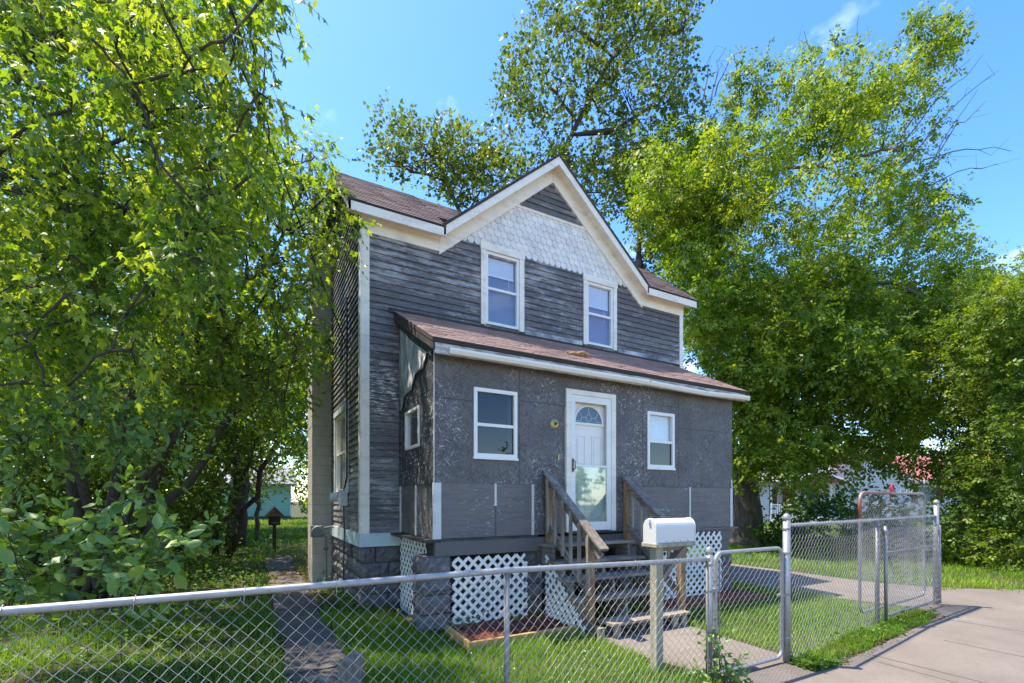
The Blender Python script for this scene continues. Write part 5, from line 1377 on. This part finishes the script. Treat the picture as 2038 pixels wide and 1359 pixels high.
bl = fill([(500, 830), (640, 820), (640, 960), (600, 985), (560, 930), (520, 960), (495, 985), (485, 900)], 24, 18, 24, 34, avoid=lean_house)
bl += fill([(575, 860), (625, 850), (622, 985), (590, 985)], 16, 22, 28, 26)
make_tree('yard_tree', 'thin pale-stemmed young tree beside the little feeder house', 'tree', bs, sk, bl, 'leaf_right', 'bark_grey', subs=2,
          cr=dict(density=3.6, per=4, twig=0.45, size=0.14, kind='broad', droop=0.3, tint=(0.5, 0.25)))
for k, (px_, t_, ppx, n_, lab) in enumerate(((120, 9.0, [(-60, 880), (120, 850), (250, 900), (260, 1080), (-60, 1090)], 26, 'dark leafy undergrowth bush at the far corner of the side yard'),
                                     (330, 11.0, [(230, 870), (400, 850), (450, 930), (440, 1075), (240, 1085)], 28, 'dark leafy undergrowth bush between the leaning stems and the lawn'))):
    bs = dep(px_, 1000, t_); bs[2] = 0
    shrub('undergrowth_bush', lab, tuple(bs), fill(ppx, n_, t_ - 1.2, t_ + 2.5, 44), 'leaf_dark', 'broad', 0.10, 12, 5, 0.3, 0.3, (0.35, 0.22))
# wood edge that closes the view to the left: a far mass nobody could count
bl = []
for i in range(150):
    a = rng.uniform(0, 1); x = -24 + 30 * a; y = 27 + rng.uniform(0, 8) + 6 * a
    if -3.5 < x < 8 and y < 60:
        if rng.uniform() < 0.75: continue
    bl.append((x, y, rng.uniform(0.8, 11), rng.uniform(1.2, 2.2)))
for i in range(120): bl.append((rng.uniform(-17, -6.0), rng.uniform(9, 24), rng.uniform(0.6, 8.5), rng.uniform(0.9, 1.6)))
for i in range(90):
    y = rng.uniform(19, 30); bl.append((rng.uniform(-14, -1.2 - 0.02 * y), y, rng.uniform(0.5, 8.0), rng.uniform(0.9, 1.7)))
for i in range(70):
    y = rng.uniform(24, 34); bl.append((rng.uniform(-4, 4), y, rng.uniform(5.2, 11.0), rng.uniform(1.0, 1.8)))
V, F, T, tw = crown(bl, 1.8, 5, 0.6, 0.28, 'broad', 0.3, tint=(0.42, 0.24))
o = npmesh('far_wood', V, F, 'leaf_dark', None, T); o['kind'] = 'stuff'; o['label'] = 'dense dark green wood edge behind the side yard'; o['category'] = 'wood'
bl = []
for i in range(220): 
    x = rng.uniform(6, 75); bl.append((x, 46 + rng.uniform(0, 8) - 0.30 * (x - 6), rng.uniform(1.0, 8), rng.uniform(1.6, 2.8)))
V, F, T, tw = crown(bl, 1.3, 4, 0.8, 0.4, 'broad', 0.3, tint=(0.5, 0.24))
o = npmesh('far_wood', V, F, 'leaf_right', None, T); o['kind'] = 'stuff'; o['label'] = 'far green tree line beyond the neighbour house'; o['category'] = 'wood'

bl = []
for xc in (-16, 7.5, 24):
    for i in range(12): bl.append((xc + rng.normal() * 2.0, -22 + rng.normal() * 1.5, rng.uniform(2.2, 8.0), rng.uniform(1.0, 1.9)))
V, F, T, tw = crown(bl, 2.0, 4, 0.8, 0.35, 'broad', 0.3, tint=(0.45, 0.24))
o = npmesh('far_wood', V, F, 'leaf_dark', None, T); o['kind'] = 'stuff'; o['label'] = 'row of street trees mirrored in the porch window glass'; o['category'] = 'wood'

# ------------------------------------------------------------------ shrubs and hedge right of the driveway
def bush(name, label, px0, t0, poly_, n_, ta, tb, rpx, mat, size, density=6, kind='broad', per=5, twig=0.3, tint=(0.42, 0.22), droop=0.2, cat='bush', rmax=0.05):
    bs = dep(px0, 1000, t0); bs[2] = 0
    return shrub(name, label, tuple(bs), fill(poly_, n_, ta, tb, rpx), mat, kind, size, density, per, twig, droop, tint, None, 'bark', 1, cat, rmax)
bush('dark_bush', 'dark glossy bush between the thick trunk and the rusty-topped gate', 1600, 20, [(1560, 985), (1610, 955), (1660, 950), (1690, 985), (1700, 1060), (1640, 1085), (1570, 1080)], 22, 18.5, 21, 26, 'leaf_dark', 0.15, 7, tint=(0.3, 0.2))
bush('dark_bush', 'low dark undergrowth bush at the foot of the thick trunk', 1530, 17.5, [(1512, 1030), (1560, 1020), (1600, 1050), (1600, 1085), (1510, 1085)], 12, 16.2, 18, 22, 'leaf_dark', 0.13, 7, tint=(0.3, 0.2))
bush('dark_bush', 'green bush seen through the tall rusty-topped gate mesh', 1770, 17, [(1690, 990), (1760, 985), (1850, 985), (1870, 1030), (1870, 1110), (1760, 1110), (1690, 1090)], 28, 14.5, 17.5, 30, 'leaf_dark', 0.14, 7, tint=(0.5, 0.25))
bush('lime_shrub', 'round lime-green shrub in front of the neighbour porch railing', 1582, 29, [(1565, 1000), (1600, 998), (1605, 1020), (1565, 1022)], 7, 28.5, 29.5, 13, 'leaf_lime', 0.13, 9, tint=(0.55, 0.2))
bush('hedge_tree', 'dense leafy hedge tree nearest the driveway on the lawn strip', 1930, 13.5, [(1890, 620), (1950, 540), (2010, 560), (2020, 1120), (1880, 1125), (1870, 1020), (1905, 930), (1900, 760)], 60, 11.8, 15.5, 46, 'leaf_right', 0.15, 11, 'trifol', tint=(0.24, 0.2), cat='hedge', rmax=.09, twig=.4)
bush('hedge_tree', 'dense leafy hedge tree at the street end of the lawn strip', 2040, 12.5, [(1980, 570), (2050, 540), (2120, 560), (2130, 1130), (1990, 1130)], 48, 11.0, 14, 52, 'leaf_right', 0.15, 11, 'trifol', tint=(0.24, 0.2), cat='hedge', rmax=.09, twig=.4)
# vine on the gate post
bl = [(3.66, 2.84, 0.10, 0.14), (3.72, 2.86, 0.28, 0.12), (3.70, 2.88, 0.44, 0.09), (3.82, 2.84, 0.16, 0.12), (3.90, 2.82, 0.09, 0.10), (3.60, 2.88, 0.52, 0.05)]
shrub('weed_vine', 'leafy green weed vine climbing the gate post by the front walk', (3.70, 2.86, 0), bl, 'leaf_oval', 'oval', 0.055, 75, 5, 0.12, 0.25, (0.55, 0.25), cat='vine', subs=1, ss=0.25, rmax=.006)

# ------------------------------------------------------------------ grass and ground cover
def pnoise(x, y): return 0.5 + 0.25 * np.sin(x * 1.7 + 1.3 * np.sin(y * 1.1)) + 0.25 * np.sin(y * 2.3 + 1.7 * np.sin(x * 0.9 + 2))
def pave(x, y):
    b = (x > 0.34 + 0.02 * (y - 4) + 0.05 * np.sin(y * 5)) & (x < 0.86 + 0.02 * (y - 4) + 0.06 * np.sin(y * 4 + 1)) & (y > 3.0) & (y < 16)
    b |= (x > 3.70 - 0.0) & (x < 5.15) & (y > 2.4) & (y < 4.95) & ~((x < 3.72 + 0.26 * np.clip((3.7 - y) / 1.1, 0, 1)))
    b |= (x > 2.15) & (x < 3.68) & (y > 4.86) & (y < 6)
    b |= (x > 5.45) & (x < 7.95) & (y > 4.98) & (y < 6)
    b |= (x > 1.45) & (x < 8.5) & (y > 7.4) & (y < 13.7)
    b |= (x > 1.86) & (x < 8.0) & (y > 5.72) & (y < 7.5)
    b |= (x > 8.68) & (x < 11.25) & (y > 3.6)
    b |= (x > 8.9) & (x < 12.2) & (y <= 3.75) & (y > -2) & (x < 11.95 + (3.75 - y) * 1.4)
    b |= (y < 2.50 + 0.022 * np.clip(x, 0, 5)) | ((x > 5) & (x < 9.4) & (y < 2.64 + 0.1 * (x - 5.0) + 0.04 * np.sin(x * 6)))
    b |= (x > 3.7) & (x < 5.05) & (y < 3)
    return b
def blades(n_, x0, x1, y0, y1, h, w, keep=None, hv=0.5, clump=True):
    x, y = rng.uniform(x0, x1, n_), rng.uniform(y0, y1, n_)
    k = ~pave(x, y)
    if clump: k &= rng.uniform(0, 1, n_) < 0.35 + 0.9 * pnoise(x * 2.3, y * 2.3)
    if keep is not None: k &= keep(x, y)
    x, y = x[k], y[k]; n_ = len(x)
    a = rng.uniform(0, 6.283, n_); hh = h * rng.uniform(1 - hv, 1 + hv, n_) * (0.6 + 0.8 * pnoise(x * 1.3 + 4, y * 1.3)); le = rng.uniform(0.2, 1.0, n_) * hh
    dx, dy = np.cos(a), np.sin(a); sx_, sy_ = -dy * w / 2, dx * w / 2
    V = np.empty((n_, 5, 3))
    for i, (f, zf, sg) in enumerate(((0, 0, 1), (0, 0, -1), (0.35, 0.62, -0.8), (0.35, 0.62, 0.8), (1.0, 0.95, 0))):
        V[:, i, 0] = x + dx * le * f + sx_ * sg; V[:, i, 1] = y + dy * le * f + sy_ * sg; V[:, i, 2] = hh * zf - (0.01 if zf == 0 else 0)
    F = (np.arange(n_) * 5)[:, None, None] + np.array([(0, 1, 2), (0, 2, 3), (3, 2, 4)])[None]
    T = np.repeat(np.clip(rng.normal(0.48, 0.2, n_) + 0.35 * (pnoise(x * 0.9, y * 0.9 + 3) - 0.5), 0, 1), 5)
    return V.reshape(-1, 3), F.reshape(-1, 3), T
def join(parts):
    V, F, T, o = [], [], [], 0
    for v, f, t in parts: V.append(v); F.append(f + o); T.append(t); o += len(v)
    return np.concatenate(V), np.concatenate(F), np.concatenate(T)
P_ = [blades(105000, 0.9, 9.3, 2.45, 7.4, 0.075, 0.007), blades(26000, -3.5, 0.3, 2.5, 9, 0.085, 0.007), blades(16000, 0.9, 1.95, 3, 7.4, 0.10, 0.007),
      blades(26000, -6, 6, 9, 24, 0.10, 0.014), blades(26000, -8, 8, 22, 46, 0.12, 0.03), blades(42000, 11.0, 20, 2.0, 12, 0.085, 0.012), blades(26000, 11, 40, 8, 34, 0.11, 0.03)]
V, F, T = join(P_)
o = npmesh('lawn_grass', V, F, 'grass', None, T); o['kind'] = 'stuff'; o['label'] = 'green lawn grass around the house and along the driveway'; o['category'] = 'grass'
def cover(n_, x0, x1, y0, y1, zmax, size, kind='broad', keep=None, off=False):
    x, y = rng.uniform(x0, x1, n_), rng.uniform(y0, y1, n_)
    k = (rng.uniform(0, 1, n_) < 1.3 * pnoise(x * 1.6 + 2, y * 1.6) ** 1.5)
    if not off: k &= ~pave(x, y)
    if keep is not None: k &= keep(x, y)
    x, y = x[k], y[k]; n_ = len(x)
    pos = np.stack([x, y, zmax * (0.25 + pnoise(x * 2 + 7, y * 2)) * rng.uniform(0.1, 1, n_)], 1)
    d = norm(rng.normal(size=(n_, 3)) * [1, 1, 0.3]); nr = norm(rng.normal(size=(n_, 3)) * 0.5 + [0, 0, 1])
    V, F, nv = leaves(pos, d, nr, size * rng.uniform(0.5, 1.3, n_), kind)
    return V, F, np.repeat(np.clip(rng.normal(0.48, 0.22, n_), 0, 1), nv)
P_ = [cover(9000, -4.5, 0.25, 2.95, 8, 0.16, 0.055), cover(9000, -7, 0.3, 8, 15, 0.35, 0.09), cover(5000, -7, 1.0, 14, 24, 0.5, 0.13), cover(7000, 0.95, 3.6, 2.5, 4.8, 0.06, 0.028), cover(3500, 5.0, 8.9, 2.6, 5, 0.07, 0.032),
      cover(4200, 4.9, 9.3, 2.62, 3.15, 0.17, 0.045, keep=lambda x, y: y < 2.72 + 0.10 * (x - 4.9) + 0.25), cover(1500, 4.85, 5.4, 2.62, 2.95, 0.16, 0.05, off=True), cover(900, 1.2, 1.6, 6.9, 10.4, 0.3, 0.07), cover(700, 1.3, 2.1, 6.6, 7.3, 0.2, 0.06), cover(1400, 0.12, 0.40, 3.1, 9, 0.10, 0.05), cover(900, 0.86, 1.15, 3.1, 9, 0.08, 0.045), cover(500, 2.25, 3.6, 5.5, 5.75, 0.2, 0.05, off=True)]
V, F, T = join(P_)
o = npmesh('ground_cover', V, F, 'weed', None, T); o['kind'] = 'stuff'; o['label'] = 'broad-leaved weeds and clover growing through the lawn'; o['category'] = 'weeds'
V, F, T = cover(220, 0.9, 3.4, 3.0, 4.8, 0.08, 0.015); V[:, 2] += 0.045
o = npmesh('clover_flowers', V, F, 'petal', None, T); o['kind'] = 'stuff'; o['label'] = 'tiny white clover flowers in the shaded lawn'; o['category'] = 'flowers'
V, F, T = cover(2600, -3.0, 1.6, 9.0, 16, 0.10, 0.07, off=True)
V2, F2, T2 = cover(900, 0.25, 1.0, 3.1, 12, 0.07, 0.035, off=True)
V3, F3, T3 = cover(1500, 5.0, 8.9, 2.55, 3.1, 0.04, 0.04, off=True, keep=lambda x, y: np.abs(y - 2.62 - 0.1 * (x - 5)) < 0.07)
V, F, T = join([(V, F, T), (V2, F2, T2), (V3, F3, T3)])
o = npmesh('fallen_leaves', V, F, 'deadleaf', None, T); o['kind'] = 'stuff'; o['label'] = 'dry fallen leaves on the path and under the trees'; o['category'] = 'leaves'
# ------------------------------------------------------------------ far things: neighbour house, teal garage, feeder
nb = thing('neighbour_house', 'white-sided neighbour house with red roof and porch beyond the driveway', 'house', (0, 0, 0))
c0 = dep(1700, 995, 34); vd = np.array([ray(1700, 995)[0], ray(1700, 995)[1]]); vd = vd / np.linalg.norm(vd)
ang = math.atan2(vd[1], vd[0]) + rad(6); dv_ = np.array([math.cos(ang), math.sin(ang)]); du = np.array([dv_[1], -dv_[0]])
nb.location = (c0[0], c0[1], 0); nb['_org'] = (float(c0[0]), float(c0[1]), 0.0)
def nq(u, w, z): p = c0[:2] + du * u + dv_ * w; return (p[0], p[1], z)
def nbox(u0, u1, w0, w1, z0, z1):
    m = MB(); m.quadbox([nq(u, w, z) for z in (z0, z1) for (u, w) in ((u0, w0), (u1, w0), (u1, w1), (u0, w1))]); return m
def nprism(poly_, w0, w1):
    m = MB(); n_ = len(poly_); m.v = [nq(u, w0, z) for u, z in poly_] + [nq(u, w1, z) for u, z in poly_]
    m.f = [tuple(range(n_)), tuple(range(2 * n_ - 1, n_ - 1, -1))] + [(i, n_ + i, n_ + (i + 1) % n_, (i + 1) % n_) for i in range(n_)]; return m
nbox(-7.2, -5.35, -0.6, 6, 0, 3.0).build('wall', 'nsiding', nb)
nbox(-5.3, -1.2, 0.9, 6, 0, 3.05).build('wall', 'nsiding', nb)
nprism([(-2.2, 0), (3.2, 0), (3.2, 3.1), (0.5, 5.0), (-2.2, 3.2)], 0.2, 8).build('wall', 'nsiding', nb)
nbox(3.2, 8.4, 1.2, 7.5, 0, 3.0).build('wall', 'nsiding', nb)
MB().quadbox([nq(*p) for p in ((-7.5, -1.2, 2.95), (-1.0, -1.2, 2.95), (-1.0, 3, 4.3), (-7.5, 3, 4.3), (-7.5, -1.2, 3.07), (-1.0, -1.2, 3.07), (-1.0, 3, 4.42), (-7.5, 3, 4.42))]).build('roof', 'groof', nb)
nprism([(-2.6, 3.02), (0.5, 5.08), (0.5, 5.22), (-2.75, 3.08)], -0.1, 8.1).build('roof', 'nroof', nb)
nprism([(3.5, 2.95), (0.5, 5.08), (0.5, 5.22), (3.65, 3.0)], -0.1, 8.1).build('roof', 'nroof', nb)
nprism([(-2.6, 2.88), (0.5, 4.94), (3.5, 2.82), (3.5, 2.97), (0.5, 5.09), (-2.6, 3.03)], -0.14, -0.08).build('rake_trim', 'ntrim', nb)
MB().quadbox([nq(*p) for p in ((3.0, 0.8, 2.92), (8.8, 0.8, 2.92), (8.8, 4.3, 4.9), (2.0, 4.3, 4.9), (3.0, 0.8, 3.06), (8.8, 0.8, 3.06), (8.8, 4.3, 5.04), (2.0, 4.3, 5.04))]).build('roof', 'nroof', nb)
nprism([(-3.0, 3.0), (-1.9, 3.75), (-0.4, 3.0)], -1.4, 1.0).build('porch_gable', 'nroof', nb)
nprism([(-3.05, 2.88), (-1.9, 3.63), (-0.35, 2.88), (-0.35, 3.02), (-1.9, 3.78), (-3.05, 3.02)], -1.5, -1.42).build('rake_trim', 'ntrim', nb)
nbox(3.0, 8.8, 0.74, 0.80, 2.85, 3.06).build('eave_fascia', 'ntrim', nb)
for u0 in (3.75, 6.6):
    w = nbox(u0, u0 + 0.95, 1.10, 1.18, 1.55, 2.7).build('window', 'ntrim', nb)
    nbox(u0 + 0.08, u0 + 0.45, 1.06, 1.09, 1.63, 2.62).build('pane', 'fanglass', w); nbox(u0 + 0.50, u0 + 0.87, 1.06, 1.09, 1.63, 2.62).build('pane', 'fanglass', w)
    for s_ in (-0.38, 1.0): nbox(u0 + s_, u0 + s_ + 0.33, 1.10, 1.17, 1.5, 2.75).build('shutter', 'maroon', nb)
nbox(-4.45, -3.75, 0.82, 0.89, 0.5, 2.6).build('door', 'maroon', nb)
w = nbox(-3.3, -2.35, 0.80, 0.89, 1.2, 2.55).build('window', 'ntrim', nb)
for k in range(2): nbox(-3.24 + k * 0.45, -2.84 + k * 0.45, 0.76, 0.79, 1.26, 2.49).build('pane', 'fanglass', w)
nbox(-5.2, -4.85, 0.80, 0.89, 1.2, 2.6).build('shutter', 'maroon', nb)
w = nbox(-6.45, -6.05, -0.68, -0.61, 1.7, 2.4).build('flag_banner', 'red', nb)
for u in (-5.25, -3.1, -1.5): nbox(u, u + 0.12, -1.1, -0.98, 0.45, 2.95).build('porch_post', 'ntrim', nb)
nbox(-5.3, -1.4, -1.2, 0.9, 0, 0.45).build('porch_deck', 'ntrim', nb)
nbox(-5.2, -3.1, -1.08, -1.02, 1.32, 1.40).build('railing_top', 'ntrim', nb)
for k in range(15): nbox(-5.1 + k * 0.138, -5.1 + k * 0.138 + 0.06, -1.07, -1.03, 0.5, 1.32).build('baluster', 'ntrim', nb)

tg = thing('teal_garage', 'pale teal sided garage beyond the side lawn trees', 'garage', (0, 0, 0))
c1 = dep(500, 995, 40); tg.location = (float(c1[0]), float(c1[1]), 0); tg['_org'] = (float(c1[0]), float(c1[1]), 0.0)
x0, y0 = float(c1[0]), float(c1[1])
MB().box(x0 - 4.5, x0 + 3.0, y0, y0 + 6, 0.3, 3.0).build('wall', 'teal', tg)
MB().box(x0 - 4.55, x0 + 3.05, y0 - .05, y0 + 6, 0, 0.32).build('foundation', 'conc_old', tg)
MB().box(x0 + 2.94, x0 + 3.06, y0 - .06, y0 + .0, 0.3, 3.0).build('corner_board', 'ntrim', tg)
MB().prism([(y0 - 0.5, 2.95), (y0 + 3, 4.6), (y0 + 6.5, 2.95), (y0 + 6.5, 3.1), (y0 + 3, 4.75), (y0 - 0.5, 3.1)], 'x', x0 - 5, x0 + 3.5).build('roof', 'groof', tg)
w = MB().box(x0 - 1.2, x0 - 0.1, y0 - 0.06, y0 - 0.001, 1.4, 2.4).build('window', 'ntrim', tg)
MB().box(x0 - 1.1, x0 - 0.2, y0 - 0.09, y0 - 0.061, 1.5, 2.3).build('pane', 'fanglass', w)

fp = dep(546, 1030, 15.5); fx, fy = float(fp[0]), float(fp[1])
fd = thing('feeder_house', 'small dark wooden feeder house with a pitched roof on the side lawn', 'bird feeder', (fx, fy, 0))
MB().box(fx - .17, fx + .17, fy - .15, fy + .15, 0.88, 1.20).build('box', 'rotwood', fd)
MB().prism([(fx - .30, 1.17), (fx, 1.50), (fx + .30, 1.17), (fx + .26, 1.17), (fx, 1.455), (fx - .26, 1.17)], 'y', fy - .24, fy + .24).build('roof', 'wood_y', fd)
MB().prism([(fx - .24, 1.18), (fx, 1.44), (fx + .24, 1.18)], 'y', fy - .16, fy - .14).build('gable', 'wood_x', fd)
MB().box(fx - .10, fx + .10, fy - .20, fy - .152, 0.95, 0.985).build('perch', 'wood_x', fd)
MB().box(fx - .05, fx + .05, fy - .05, fy + .05, 0, 0.88).build('post', 'rotwood', fd)

GROUPS = {'honeysuckle_bush': 'oval-leaved bushes behind the fence', 'undergrowth_bush': 'dark undergrowth of the side wood', 'silver_maple': 'silver maples of the side yard', 'airy_tree': 'airy trees behind the house',
          'yard_tree': 'trees at the back of the side lawn', 'dark_bush': 'dark bushes right of the driveway', 'hedge_tree': 'hedge trees on the lawn strip', 'drive_gate': 'open drive gates', 'chain_link_fence': 'chain-link fence runs', 'power_cable': 'overhead cables'}
for o in list(S.objects):
    stem = o.name.split('.')[0]
    if o.parent is None and stem in GROUPS and 'group' not in o: o['group'] = GROUPS[stem]
for o in list(S.objects):
    if '_org' in o: del o['_org']
